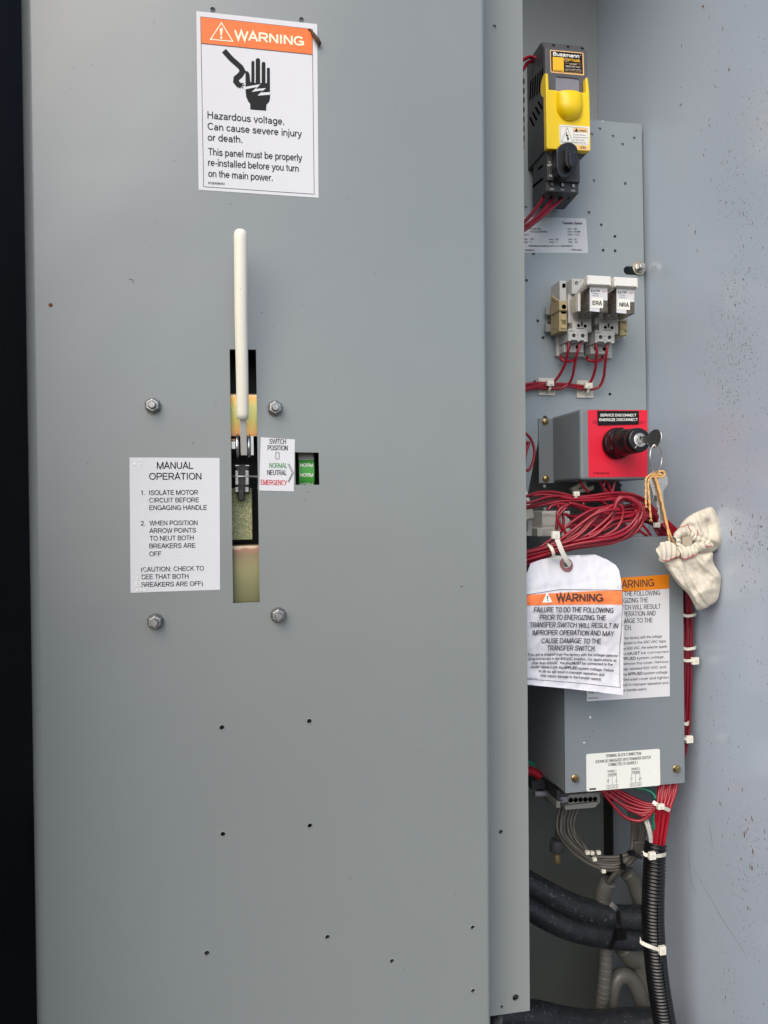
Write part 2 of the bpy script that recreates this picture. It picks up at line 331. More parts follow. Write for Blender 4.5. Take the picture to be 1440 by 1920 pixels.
class MB:
    def __init__(s): s.v = []; s.f = []; s.mats = []; s.sm = []
    def mi(s, m):
        if m not in s.mats: s.mats.append(m)
        return s.mats.index(m)
    def face(s, pts, m, smooth=False):
        i = len(s.v); s.v += [Vector(p) for p in pts]; s.f.append((list(range(i, i+len(pts))), s.mi(m), smooth)); return s
    def idx(s, vs, fs, m, smooth=True):
        i = len(s.v); s.v += [Vector(p) for p in vs]; k = s.mi(m)
        for f in fs: s.f.append(([a+i for a in f], k, smooth))
        return s
    def prism(s, pts, vec, m, smooth=False, back=True):
        pts = [Vector(p) for p in pts]; vec = Vector(vec); n = len(pts)
        vs = pts+[p+vec for p in pts]
        s.idx(vs, [list(range(n))]+([list(range(2*n-1, n-1, -1))] if back else []), m, False)
        s.idx(vs, [[i, n+i, n+(i+1) % n, (i+1) % n] for i in range(n)], m, smooth)
        return s
    def box(s, x0, x1, y0, y1, z0, z1, m):
        return s.prism([(x0, y0, z0), (x1, y0, z0), (x1, y0, z1), (x0, y0, z1)], (0, y1-y0, 0), m)
    def boxp(s, tl, brr, Yf, Yb, m):    # box whose front face spans two photo corners at depth Yf
        a = W(tl, Yf); b = W(brr, Yf); return s.box(a.x, b.x, Yf, Yb, b.z, a.z, m)
    def poly(s, pp, Y, m): return s.face([W(p, Y) for p in pp], m)
    def tube(s, pts, r, m, n=8, closed=False, flat=None, caps=True, twist=0):
        pts = [Vector(p) for p in pts]; N = len(pts); vs = []; fs = []
        rr = r if isinstance(r, (list, tuple)) else [r]*N
        t0 = (pts[1]-pts[0]).normalized()
        a = Vector((0, 1, 0)); a = (a-t0*a.dot(t0));
        if a.length < 1e-3: a = Vector((0, 0, 1)); a = a-t0*a.dot(t0)
        a.normalize()
        for i, p in enumerate(pts):
            if closed: t = pts[(i+1) % N]-pts[i-1]
            else: t = pts[min(i+1, N-1)]-pts[max(i-1, 0)]
            t.normalize(); a = (a-t*a.dot(t)).normalized(); b = t.cross(a)
            for k in range(n):
                th = 2*math.pi*k/n+twist*i
                ca, sb = math.cos(th)*rr[i], math.sin(th)*rr[i]
                if flat: ca *= flat
                vs.append(p+a*ca+b*sb)
        for i in range(N if closed else N-1):
            j = (i+1) % N
            for k in range(n): fs.append([i*n+k, i*n+(k+1) % n, j*n+(k+1) % n, j*n+k])
        if caps and not closed: fs.append(list(range(n-1, -1, -1))); fs.append([(N-1)*n+k for k in range(n)])
        return s.idx(vs, fs, m, True)
    def strap(s, pts, w, th, m):        # flat band along points lying about in the xz plane
        pts = [Vector(p) for p in pts]; vs = []; fs = []; N = len(pts)
        for i, p in enumerate(pts):
            t = (pts[min(i+1, N-1)]-pts[max(i-1, 0)]).normalized(); b = t.cross(Vector((0, 1, 0)))
            b = b.normalized() if b.length > 1e-4 else Vector((1, 0, 0)); nn = b.cross(t)
            for q in (b*w/2+nn*th/2, -b*w/2+nn*th/2, -b*w/2-nn*th/2, b*w/2-nn*th/2): vs.append(p+q)
        for i in range(N-1):
            for k in range(4): fs.append([i*4+k, i*4+(k+1) % 4, i*4+4+(k+1) % 4, i*4+4+k])
        fs += [[3, 2, 1, 0], [N*4-4, N*4-3, N*4-2, N*4-1]]
        return s.idx(vs, fs, m, False)
    def lathe(s, c, axis, prof, m, n=24, smooth=True, hexa=False):
        c = Vector(c); ax = Vector(axis).normalized(); a = Vector((0, 0, 1)) if abs(ax.z) < .9 else Vector((1, 0, 0))
        a = (a-ax*a.dot(ax)).normalized(); b = ax.cross(a); vs = []; fs = []
        for r, h in prof:
            for k in range(n):
                th = 2*math.pi*k/n; vs.append(c+ax*h+a*math.cos(th)*r+b*math.sin(th)*r)
        for i in range(len(prof)-1):
            for k in range(n): fs.append([i*n+k, i*n+(k+1) % n, (i+1)*n+(k+1) % n, (i+1)*n+k])
        s.idx(vs, fs, m, smooth)
        s.idx(vs[:n], [list(range(n-1, -1, -1))], m, False); s.idx(vs[-n:], [list(range(n))], m, False)
        return s
    def disc(s, p, r, Y, m, n=16, sx=1.):
        c = W(p, Y); return s.face([c+Vector((math.cos(2*math.pi*k/n)*r*sx, 0, math.sin(2*math.pi*k/n)*r)) for k in range(n)], m)
    def line(s, pp, w, Y, m, closed=False):   # printed stroke, w in photo pixels
        pts = [W(p, Y) for p in pp]; h = w*px2m(Y)/2; N = len(pts)
        if closed: pts.append(pts[0]); N += 1
        L_, R_ = [], []
        for i, p in enumerate(pts):
            if closed: d0 = pts[i]-pts[i-1 if i else N-2]; d1 = pts[i+1 if i < N-1 else 1]-pts[i]
            else: d0 = pts[i]-pts[i-1] if i else pts[1]-pts[0]; d1 = pts[i+1]-pts[i] if i < N-1 else d0
            d0 = d0.normalized(); d1 = d1.normalized(); t = d0+d1; t.normalize(); q = Vector((-t.z, 0, t.x)); k = h/max(.35, q.dot(Vector((-d0.z, 0, d0.x))))
            L_.append(p+q*k); R_.append(p-q*k)
        for i in range(N-1): s.face([L_[i], L_[i+1], R_[i+1], R_[i]], m)
        return s
    def text(s, string, p0, p1, h, Y, m, bold=0., warp=None):   # h = capital height in photo pixels
        st = strokes(string); a = W(p0, Y); b = W(p1, Y); d = b-a; wid = d.length; d.normalize(); up = Vector((-d.z, 0, d.x))
        xs = [p[0] for q in st for p in q]; ky = h*px2m(Y); wd = .142+bold*3.0; x0 = min(xs)-wd*.45; x1 = max(xs)+wd*.45; kx = wid/(x1-x0)
        w_ = wd*(ky*.55+min(ky, kx)*.45)
        for i, q in enumerate(st):
            if warp:
                q2 = [q[0]]
                for p, p2 in zip(q[:-1], q[1:]):
                    kk = max(1, int(math.hypot(p2[0]-p[0], p2[1]-p[1])/.3)); q2 += [(p[0]+(p2[0]-p[0])*t/kk, p[1]+(p2[1]-p[1])*t/kk) for t in range(1, kk+1)]
                q = q2
            v2, f = ribbon([((p[0]-x0)*kx, p[1]*ky) for p in q], w_)
            vs = [a+d*x+up*y for x, y in v2]
            if warp: vs = [warp(v) for v in vs]
            s.idx([v+Vector((0, -1.2e-5*(i % 7), 0)) for v in vs], f, m, False)
        return s
    def rich(s, segs, p0, p1, h, Y, m, warp=None):       # one line mixing plain and (marked *) bold words
        wds = [sum(FONT[c][0] for c in q.strip('*')) for q in segs]; sp = .30; tot = sum(wds)+sp*(len(segs)-1); x = 0
        for q, w_ in zip(segs, wds):
            f0, f1 = x/tot, (x+w_)/tot; x += w_+sp
            L = lambda f: (p0[0]+(p1[0]-p0[0])*f, p0[1]+(p1[1]-p0[1])*f)
            s.text(q.strip('*'), L(f0), L(f1), h, Y, m, .022 if q[0] == '*' else 0, warp)
        return s
    def build(s, name, parent=None, bevel=0, seg=2, smooth=False, org=None):
        if parent is not None: o3 = ORG[parent.name]
        elif org is not None: o3 = Vector(org)
        else:
            mn = [min(v[k] for v in s.v) for k in range(3)]; mx = [max(v[k] for v in s.v) for k in range(3)]
            o3 = Vector(((mn[0]+mx[0])/2, (mn[1]+mx[1])/2, mn[2]))
        me = bpy.data.meshes.new(name)
        me.from_pydata([v-o3 for v in s.v], [], [f[0] for f in s.f])
        for m in s.mats: me.materials.append(m)
        me.polygons.foreach_set('material_index', [f[1] for f in s.f]); me.polygons.foreach_set('use_smooth', [f[2] for f in s.f])
        bm = bmesh.new(); bm.from_mesh(me)
        bmesh.ops.remove_doubles(bm, verts=bm.verts, dist=2e-6)
        closed = [f for f in bm.faces]
        bmesh.ops.recalc_face_normals(bm, faces=closed)
        bm.to_mesh(me); bm.free()
        o = bpy.data.objects.new(name, me); COL.objects.link(o)
        if parent is not None: o.parent = parent
        else: o.location = o3
        ORG[o.name] = o3
        if bevel:
            bv = o.modifiers.new('bevel', 'BEVEL'); bv.width = bevel; bv.segments = seg; bv.limit_method = 'ANGLE'; bv.angle_limit = R(40)
        return o

ORG = {}
def sheet(mb, outer, holes, Y, th, m):   # flat sheet in the xz plane with real openings
    c = bpy.data.curves.new('s', 'CURVE'); c.dimensions = '2D'; c.fill_mode = 'BOTH'; c.extrude = th/2
    for pts in [outer]+holes:
        sp = c.splines.new('POLY'); sp.points.add(len(pts)-1); sp.use_cyclic_u = True
        for q, p in zip(sp.points, pts): q.co = (p[0], p[1], 0, 1)
    o = bpy.data.objects.new('s', c); me = o.to_mesh()
    mb.idx([(v.co.x, Y+th/2-v.co.z, v.co.y) for v in me.vertices], [list(p.vertices) for p in me.polygons], m, False)
    o.to_mesh_clear(); bpy.data.objects.remove(o); bpy.data.curves.remove(c)

def circ(p, r, Y, n=14, sx=1.):
    c = W(p, Y); return [(c.x+math.cos(2*math.pi*k/n)*r*sx, c.z+math.sin(2*math.pi*k/n)*r) for k in range(n)]
def quadxz(pp, Y): return [(W(p, Y).x, W(p, Y).z) for p in pp]

def rr(pp, rad, n=5):              # rounded polygon in photo pixels
    out = []; N = len(pp)
    for i in range(N):
        p = Vector((*pp[i], 0)); a = Vector((*pp[i-1], 0)); b = Vector((*pp[(i+1) % N], 0))
        r_ = rad if not isinstance(rad, (list, tuple)) else rad[i]
        q0 = p+(a-p).normalized()*r_; q1 = p+(b-p).normalized()*r_
        for k in range(n+1):
            t = k/n; q = q0*(1-t)**2+p*2*t*(1-t)+q1*t*t; out.append((q.x, q.y))
    return out

def tag(o, label, cat, group=None, kind=None):
    o['label'] = label; o['category'] = cat
    if group: o['group'] = group
    if kind: o['kind'] = kind
    return o
def thing(name, label, cat, loc, group=None):
    o = bpy.data.objects.new(name, None); COL.objects.link(o); o.location = Vector(loc); o.empty_display_size = .01
    ORG[o.name] = Vector(loc); return tag(o, label, cat, group)
def dup(root, delta, label=None):
    r_ = root.copy(); COL.objects.link(r_); r_.location = root.location+Vector(delta)
    if label: r_['label'] = label
    for ch in list(root.children):
        c = ch.copy(); COL.objects.link(c); c.parent = r_
        for g in list(ch.children):
            d = g.copy(); COL.objects.link(d); d.parent = c
    return r_

def path(zf, pts, Y):              # Y constant, or pts carry their own depth as a third number
    return [W(zf(p[0], p[1]), p[2] if len(p) > 2 else Y) for p in pts]
def wire(label, zf, pts, Y, r=.00155, m=None, group=None, name='wire', cat='wire', n=8, sub=7):
    o = MB().tube(cr(path(zf, pts, Y), sub), r, m or REDW, n).build(name)
    return tag(o, label, cat, group)
#PART2
# ------------------------------------------------------------ the cabinet
YB, YP, YFL = .376, .24, .05        # back wall, mounting plate, flange of the front panel
XWALL = W((1121.5, 150), YB).x
XLEFT = -.262
cab = thing('electrical_cabinet', 'grey steel electrical cabinet with rust flecked glossy right wall', 'cabinet', (.13, .2, -.9))
MB().box(XLEFT, XWALL+.003, YB, YB+.003, -.9, .9, BACKW).build('back_wall', cab)
w = MB().box(XWALL, XWALL+.003, -.03, YB-.001, -.9, .9, WALLM)
def scratch(pp, wd):
    pts = [WX(p, XWALL-.0002) for p in pp]
    for a, b in zip(pts[:-1], pts[1:]):
        d = (b-a).normalized(); q = Vector((0, -d.z, d.y))*wd/2; w.face([a+q, b+q, b-q, a-q], SCR)
scratch([(1290, 1588), (1292, 1610), (1296, 1655), (1305, 1672)], .0007)
scratch([(1302, 1632), (1312, 1650), (1325, 1672), (1341, 1700), (1360, 1732), (1382, 1765), (1398, 1790)], .0005)
scratch([(1328, 1540), (1334, 1572), (1336, 1586)], .0006)
scratch([(1288, 1528), (1290, 1555)], .0006)
for x, y, a_, b_ in ((1350, 1508, 2.2, 6), (1410, 1534, 3, 5), (1396, 1566, 3, 7), (1412, 1597, 2.5, 6), (1410, 1632, 2.5, 7), (1402, 1700, 2, 5), (1318, 12, 4, 7), (1278, 85, 2, 5), (1367, 130, 2.4, 6), (1342, 163, 1.8, 4), (1276, 196, 2.5, 4), (1319, 293, 2, 6), (1367, 284, 2, 5), (1303, 436, 3, 5), (1362, 380, 3, 4), (1371, 1000, 3, 6), (1277, 164, 2.4, 2), (1330, 235, 1.4, 5), (1307, 470, 1.6, 4), (1392, 1480, 2, 4), (1330, 30, 2, 4), (1355, 55, 1.6, 6)):
    c = WX((x, y), XWALL-.00025); kx = (WX((x+1, y), XWALL).y-c.y); kz = (WX((x, y+1), XWALL).z-c.z)
    for q in range(3):
        ox_, oy_ = random.uniform(-.6, .6)*a_, random.uniform(-.6, .6)*b_
        w.face([Vector((c.x-q*1e-5, c.y+kx*(ox_+math.cos(t)*a_*.55*random.uniform(.5, 1.2)), c.z+kz*(oy_+math.sin(t)*b_*.5*random.uniform(.5, 1.2)))) for t in [j*.785 for j in range(8)]], RUST)
w.build('side_wall', cab)
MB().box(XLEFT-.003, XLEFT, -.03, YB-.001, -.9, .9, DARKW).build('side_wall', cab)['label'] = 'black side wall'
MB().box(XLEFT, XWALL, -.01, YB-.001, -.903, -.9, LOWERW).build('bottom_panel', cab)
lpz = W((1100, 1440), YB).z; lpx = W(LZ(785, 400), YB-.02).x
MB().box(XLEFT+.002, XWALL-.003, YB-.006, YB-.003, -.895, lpz, LOWERW).build('lower_shade_sheet', cab)  # added sheet, its darker tone stands for the cavity's shade
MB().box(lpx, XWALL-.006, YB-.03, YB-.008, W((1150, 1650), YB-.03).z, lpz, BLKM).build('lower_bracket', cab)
MB().box(XLEFT, XWALL, -.01, YB-.001, .9, .903, BACKW).build('top_panel', cab)
MB().box(XLEFT, XWALL, -.012, -.010, -.9, -.62, BACKW).build('unseen_sill', cab)  # unseen sill added to block light from the ground

gd = MB(); gd.face([(-30, -30, -1.15), (30, -30, -1.15), (30, 6, -1.15), (-30, 6, -1.15)], CONC); go = gd.build('ground'); tag(go, 'pale concrete ground in front of the cabinet', 'ground', None, 'structure')

MB().box(XLEFT-.012, XLEFT-.002, -.21, -.034, -.9, .9, UNSEEN_DOOR).build('unseen_door', cab)  # unseen door leaf added to shade the left of the panel
# ------------------------------------------------------------ front panel
def lerpx(pa, pb, Y):
    a, b = W(pa, Y), W(pb, Y); return lambda z: a.x+(b.x-a.x)*(z-a.z)/(b.z-a.z)
ZT, ZB = .62, -.56
RL, RR = .010, .004
XL = lerpx((38, 0), (68, 1920), .006); XR = lerpx((909, 0), (920.5, 1920), .001)
XF = lerpx((979.5, 0), (993.5, 1900), YFL)
slot = quadxz([(430.5, 655), (480, 655.5), (487, 1129), (437, 1131)], 0)
win = quadxz([(553, 848), (597.5, 848.5), (599, 909), (554, 909)], 0)
HOLES = [(399, 18, 4.4), (565, 37, 4.4), (416, 1364, 4.6), (580, 1352, 4.6), (418, 1564, 4.6), (581, 1548, 4.6), (388, 1787, 4.8), (614, 1757, 4.6), (886, 1739, 4.4), (735, 1802, 4.4), (887, 1858, 4.4)]
pm = MB()
outer = [(XL(ZB)+RL, ZB), (XR(ZB)-RR, ZB), (XR(ZT)-RR, ZT), (XL(ZT)+RL, ZT)]
sheet(pm, outer, [slot, win]+[circ(h[:2], h[2]*.0005, 0) for h in HOLES], 0, .002, PAINT)
for h in HOLES: pm.tube([W(h[:2], 0)+Vector((math.cos(k*.393)*(h[2]*.0005+.00012), -.0001, math.sin(k*.393)*(h[2]*.0005+.00012))) for k in range(16)], .00033, FLANGE, 6, True)
def strip(mb, prof, m):             # bend profile [(x of z, y)] run from bottom to top
    vs = []; n = len(prof)
    for z in (ZB, ZT):
        for fx, y in prof: vs.append((fx(z), y, z))
    mb.idx(vs, [[i, i+1, n+i+1, n+i] for i in range(n-1)], m, True)
prof = [((lambda z, k=k: XL(z)+RL-.00002-math.sin(k/8*math.pi/2)*RL), RL-math.cos(k/8*math.pi/2)*RL) for k in range(9)]+[(XL, .07)]
strip(pm, prof, PAINT)
prof = [((lambda z, k=k: XR(z)-RR+.00002+math.sin(k/6*math.pi/2)*RR), RR-math.cos(k/6*math.pi/2)*RR) for k in range(7)]+[(XR, YFL+.002)]
strip(pm, prof, PAINT)
# specks of dirt and a rust spot in the paint
for x, y, r_ in ((95, 572, 3.6), (95, 573, 2.4)): pm.disc((x, y), r_*.0005, -.00015-r_*1e-5, RUST)
pm.line([(242, 524), (246, 523.5), (249, 526), (250.5, 530)], 1.2, -.00015, INKG)
pm.line([(863, 1101), (866, 1099.5), (868, 1100)], 2.2, -.00015, RUST)
for x, y, r_ in ((172, 122, .8), (319, 270, .7), (327, 301, .8), (138, 128, .7), (296, 690, .9), (362, 831, 1.1), (578, 923, 1), (573, 939, .8), (630, 716, .8), (790, 860, .7), (702, 1260, .7), (240, 1468, .8), (820, 1680, .8), (655, 480, .8), (180, 352, .6), (760, 300, .6), (292, 417, .6), (432, 383, .9), (566, 572, .8), (514, 612, .9), (700, 1100, .6), (330, 1650, .7), (120, 1240, .6)):
    pm.disc((x, y), r_*.0005, -.00015, INKG, 7)
panel = tag(pm.build('front_panel'), 'large grey painted steel front panel with slot and drilled holes', 'panel')
fm = MB(); a = W((920, 1905), YFL); b = W((993, 1895), YFL)
fouter = [(XR(a.z)-.0025, a.z), (XF(b.z), b.z), (XF(ZT), ZT), (XR(ZT)-.0025, ZT)]
sheet(fm, fouter, [circ((927, 50), .0022, YFL), circ((939, 1560), .0023, YFL), circ((967, 1871), .0037, YFL), circ((941, 1888), .0017, YFL)], YFL, .002, FLANGE)
strip2 = [(XF(b.z), YFL+.002, b.z), (XF(ZT), YFL+.002, ZT), (XF(ZT), YFL+.016, ZT), (XF(b.z), YFL+.016, b.z)]
fm.face([tuple(v) for v in strip2], FLANGE)
fm.build('side_flange', panel)

# ------------------------------------------------------------ mounting plate on standoffs behind
PH = [Z4(130, 220), Z4(232, 585), Z4(278, 735), Z4(205, 1132), Z4(882, 1243), Z4(283, 1430)] + \
     [Z3(*p) for p in ((718, 793), (650, 838), (826, 853), (999, 868), (905, 920), (668, 1218), (927, 1240), (630, 1477), (730, 1578), (843, 1673), (746, 1786), (844, 1791), (112, 1435), (175, 1812))] + \
     [Z5(283, 184), Z5(293, 822), Z5(975, 815), Z5(297, 1027), Z4(102, 1280)]
mp = MB(); tr = W((1203, 233), YP); tl = W((1113, 225), YP); brp = W((1221, 1300), YP)
po = [(tl.x-.16, brp.z), (brp.x, brp.z), (tr.x, tr.z), (tl.x-.16, tr.z+(tl.z-tr.z)*2)]
c0, c1 = W(Z4(1040, 130), YP), W(Z4(1130, 112), YP)
slt = [(c0.x+math.cos(t)*.0058, c0.z+math.sin(t)*.0058) for t in [math.pi/2+k*math.pi/8 for k in range(9)]] + [(c1.x+math.cos(t)*.0058, c0.z+math.sin(t)*.0058) for t in [-math.pi/2+k*math.pi/8 for k in range(9)]]
sheet(mp, po, [circ(p, .0021, YP) for p in PH]+[slt], YP, .0025, PLATE)
mp.poly([Z3(735, 730), Z3(744, 722), Z3(749, 724), Z3(741, 737)], YP-.0002, CHIP)
mp.poly([Z3(722, 1734), Z3(730, 1738), Z3(727, 1745)], YP-.0002, CHIP)
tag(mp.build('mounting_plate'), 'perforated grey mounting plate behind the switches and relays', 'plate')

# plate bolt with its washers
bc = W(Z4(1140, 110), YP); bo = thing('plate_bolt', 'hex bolt with wide washer at the right edge of the mounting plate', 'bolt', bc)
MB().lathe(bc, (0, -1, 0), [(.0098, .0002), (.0098, .0018), (.0094, .0022)], WASHER, 28).build('washer', bo)
MB().lathe(bc, (0, -1, 0), [(.0068, .0023), (.0068, .0042), (.006, .0046)], ZINC, 24).lathe(bc, (0, -1, 0), [(.0052, .0047), (.0052, .0102), (.0042, .0112)], ZINC, 6, False).build('bolt_head', bo, .0004)

# ------------------------------------------------------------ nuts on the front panel
def make_nut(c):
    o = thing('hex_nut', 'x', 'nut', c, 'nuts on studs around the handle slot')
    f = MB(); n = 36                 # serrated flange
    prof = []; ring = []
    for k in range(n):
        t = 2*math.pi*k/n; r_ = .0075 if k % 3 else .0067; ring.append((c.x+math.cos(t)*r_, -.0002, c.z+math.sin(t)*r_))
    f.prism(ring, (0, -.0012, 0), WASHD); f.build('toothed_washer', o)
    MB().lathe(c, (0, -1, 0), [(.0066, .0018), (.0068, .0025), (.0068, .0064), (.0057, .0076)], ZINCD, 6, False).build('nut_body', o, .0005)
    MB().lathe(c, (0, -1, 0), [(.0034, .006)]+[(.0034 if k % 2 else .0031, .0074+k*.0005) for k in range(10)]+[(.0028, .0128)], ZINCD, 18).build('stud', o)
    return o
nc = [W(p, 0) for p in ((287, 761.5), (515.5, 766), (291.5, 1165), (521.5, 1153))]
nl = ['zinc hex nut on a stud above the manual operation notice', 'zinc hex nut above the switch position label', 'zinc hex nut below the manual operation notice', 'zinc hex nut right of the bottom end of the slot']
n0 = make_nut(nc[0]); n0['label'] = nl[0]
for c, l in zip(nc[1:], nl[1:]): dup(n0, c-nc[0], l)

# ------------------------------------------------------------ notices stuck to the front panel
def bordered(mb, pp, w_, Y, m): mb.line(pp, w_, Y, m, True)
def sticker(mb, pp, Y, m, th=.00025): mb.prism([W(p, Y-th) for p in pp], (0, th*.98, 0), m)
wl = MB(); sticker(wl, [L1(135, 100), L1(1222, 217), L1(1235, 1780), L1(155, 1708)], 0, PAPER)
wl.line([L1(173, 150), L1(1178, 262), L1(1196, 1748), L1(201, 1680)], .9, -.0004, INKG, True)
wl.line([L1(180, 389), L1(1180, 490)], .9, -.00062, INKG)
wlo = tag(wl.build('warning_label'), 'white label with orange header and black hand symbol, at the top of the front panel', 'label')
MB().poly([L1(174, 152), L1(1177, 263), L1(1180, 489), L1(180, 388)], -.0005, INKO).build('header_band', wlo)
m = MB(); YD = -.0007
m.line([L1(360, 205), L1(463, 372), L1(262, 354)], 1.9, YD, INKC, True)
m.poly([L1(346, 262), L1(352, 252), L1(368, 252), L1(374, 262), L1(366, 320), L1(353, 319)], YD, INKC); m.disc(L1(360, 338), .0011, YD, INKC, 12)
m.text('WARNING', L1(475, 352), L1(1110, 414), 16.5, YD, INKC, .022); m.build('header_lettering', wlo)
m = MB()
m.line([L1(x, y) for x, y in ((383, 455), (450, 530), (535, 605), (552, 640), (530, 675), (495, 705), (492, 735), (515, 762), (540, 772))], 10.2, -.0005, INK)
m.line([L1(535, 765), L1(562, 745)], 1.6, -.0005, INK); m.line([L1(538, 770), L1(570, 768)], 1.6, -.0005, INK); m.line([L1(535, 772), L1(558, 795)], 1.6, -.0005, INK)
for x0, x1, yt in ((630, 658, 547), (669, 709, 523), (723, 757, 556), (770, 797, 608)):
    r_ = (x1-x0)/2; m.poly([L1(x0, 752)]+[L1((x0+x1)/2-math.cos(math.pi*k/10)*r_, yt+r_-math.sin(math.pi*k/10)*r_) for k in range(11)]+[L1(x1, 755)], -.0005, INK)
m.poly([L1(x, y) for x, y in ((577, 640), (592, 640), (606, 650), (614, 670), (620, 735), (640, 745), (797, 748), (798, 885), (790, 915), (765, 942), (763, 995), (620, 984), (620, 935), (598, 905), (584, 870), (578, 820))], -.00052, INK)
m.poly([L1(x, y) for x, y in ((572, 782), (712, 757), (672, 800), (762, 793), (714, 834), (802, 828), (802, 852), (687, 860), (735, 812), (632, 828), (683, 783), (578, 803))], -.0007, PAPER)
m.build('hand_symbol', wlo)
m = MB()
for s_, a, b, h in (('Hazardous voltage.', (236, 1065), (930, 1123), 13), ('Can cause severe injury', (237, 1166), (1085, 1233), 13), ('or death.', (238, 1264), (554, 1287), 13),
                    ('This panel must be properly', (240, 1395), (1087, 1449), 13), ('re-installed before you turn', (242, 1491), (1056, 1545), 13), ('on the main power.', (243, 1590), (826, 1629), 13), ('8166A85H01', (242, 1656), (390, 1664), 4.2)):
    m.text(s_, L1(*a), L1(*b), h, -.0005, INKG)
m.build('lettering', wlo)
# dry moth cocoon at its corner
db = MB(); random.seed(3)
pts = cr([W(L1(x, y), d) for x, y, d in ((1140, 262, -.001), (1165, 275, -.0012), (1190, 310, -.003), (1215, 345, -.004), (1235, 375, -.004), (1248, 400, -.002))], 5)
db.tube(pts, [.0006+.0016*min(1, i/len(pts)*1.6)*(.75+.5*random.random())*(1-.5*(i/len(pts))**6) for i in range(len(pts))], BARK, 9)
for k in range(14):
    p = pts[random.randrange(6, len(pts))]; q = p+Vector((random.uniform(-1, 1), random.uniform(-.6, 0), random.uniform(-1, 1)))*.0026
    db.tube([p, (p+q)/2+Vector((0, 0, .0003)), q], .00022, BARK, 5)
tag(db.build('insect_cocoon'), 'dry brown insect casing at the corner of the warning label', 'debris')

mo = MB(); sticker(mo, [Z2(78, 815), Z2(657, 818), Z2(660, 1665), Z2(85, 1685)], 0, PAPER)
moo = tag(mo.build('operation_notice'), 'white manual operation notice with black capitals, left of the handle slot', 'label')
m = MB()
for s_, a, b, h in (('MANUAL', (255, 888), (490, 888), 42), ('OPERATION', (205, 958), (540, 957), 42), ('1.', (152, 1057), (179, 1057), 29), ('ISOLATE MOTOR', (205, 1056), (518, 1054), 29), ('CIRCUIT BEFORE', (205, 1105), (527, 1102), 29), ('ENGAGING HANDLE', (206, 1153), (577, 1151), 29),
                    ('2.', (152, 1253), (180, 1253), 29), ('WHEN POSITION', (206, 1252), (515, 1249), 29), ('ARROW POINTS', (206, 1301), (505, 1297), 29), ('TO NEUT BOTH', (207, 1350), (490, 1346), 29), ('BREAKERS ARE', (206, 1399), (503, 1395), 29), ('OFF', (206, 1450), (284, 1449), 29),
                    ('(CAUTION: CHECK TO', (153, 1550), (557, 1542), 29), ('SEE THAT BOTH', (155, 1598), (457, 1593), 29), ('BREAKERS ARE OFF)', (155, 1648), (550, 1640), 29)):
    m.text(s_, Z2(*a), Z2(*b), h/3.4286, -.0005, INK)
m.build('lettering', moo)
random.seed(11)                      # blistered film flakes
for cnt, gx_, gy_ in ((34, (150, 24), (1605, 45)), (12, (130, 26), (850, 13))):
    m = MB()
    for k in range(cnt):
        x, y = random.gauss(*gx_), random.gauss(*gy_); x = max(98, x); y = min(1668, max(832, y)); r_ = random.uniform(2.5, 8)
        m.poly([Z2(x+math.cos(t)*r_*random.uniform(.5, 1.3), y+math.sin(t)*r_*random.uniform(.5, 1.3)) for t in [j*.785 for j in range(8)]], -.00062-k*1e-5, INKW)
    m.build('film_flakes', moo)['label'] = 'blistered white patch'

# switch position label bends out of the slot edge
sp = MB(); q = [ZS(497, 718), ZS(958, 748), ZS(942, 1450), ZS(476, 1438)]
YS = -.0004
sp.poly(q, YS, PAPER); sp.face([W(q[0], YS), W(q[3], YS), W(ZS(455, 1418), .010), W(ZS(474, 760), .010)], PAPER)
spo = tag(sp.build('switch_position_label'), 'white label reading switch position between the slot and the small window', 'label')
m = MB(); YD = YS-.0003
for s_, a, b, ink in (('SWITCH', (613, 805), (836, 810), INKG), ('POSITION', (590, 893), (858, 897), INKG), ('NORMAL', (613, 1132), (856, 1134), INKN), ('NEUTRAL', (585, 1227), (848, 1230), INKG), ('EMERGENCY', (497, 1359), (848, 1366), INKR)):
    m.text(s_, ZS(*a), ZS(*b), 9.3, YD, ink)
m.line([ZS(700, 926), ZS(745, 927), ZS(744, 1012), ZS(699, 1011)], .8, YD, INKG, True)
m.line([ZS(860, 1075), ZS(922, 1200), ZS(864, 1322)], .8, YD, INKG); m.line([ZS(878, 1077), ZS(940, 1200), ZS(874, 1325)], .8, YD, INKG)
m.build('lettering', spo)

# ------------------------------------------------------------ position drum in the small window
dr = W(ZS(1115, 1180), .012); dc = thing('position_drum', 'green drum printed with white letters behind the small window', 'indicator', (dr.x, .03, dr.z-.02))
x0, x1 = W(ZS(1012, 1180), .013).x, W(ZS(1218, 1180), .013).x
def drum(t0, t1, m_, r_=.026):
    d = MB(); n = 14; vs = []
    for k in range(n+1):
        t = t0+(t1-t0)*k/n
        for x in (x0, x1): vs.append((x, .038-math.cos(t)*r_, dr.z+math.sin(t)*r_))
    return d.idx(vs, [[2*i, 2*i+1, 2*i+3, 2*i+2] for i in range(n)], m_, True)
d = drum(-1.2, .44, GREENL); d2 = drum(.44, .95, GREYP); d.v += d2.v; base = len(d.v)-len(d2.v)
for f in d2.f: d.f.append(([i+base for i in f[0]], d.mi(GREYP), f[2]))
d.build('drum_body', dc)
def wrapd(v, y0):                    # print laid round the drum
    t = (v.z-dr.z)/.026; t = max(-1.3, min(1.3, t)); return Vector((v.x, .038-math.cos(t)*.0262, dr.z+math.sin(t)*.0262))
for yy in (1118, 1252, 1385):
    m = MB(); m.text('NORM', ZS(1030, yy), ZS(1200, yy), 6.4, .0125, INKW, .012, lambda v: wrapd(v, 0)); m.build('lettering', dc)
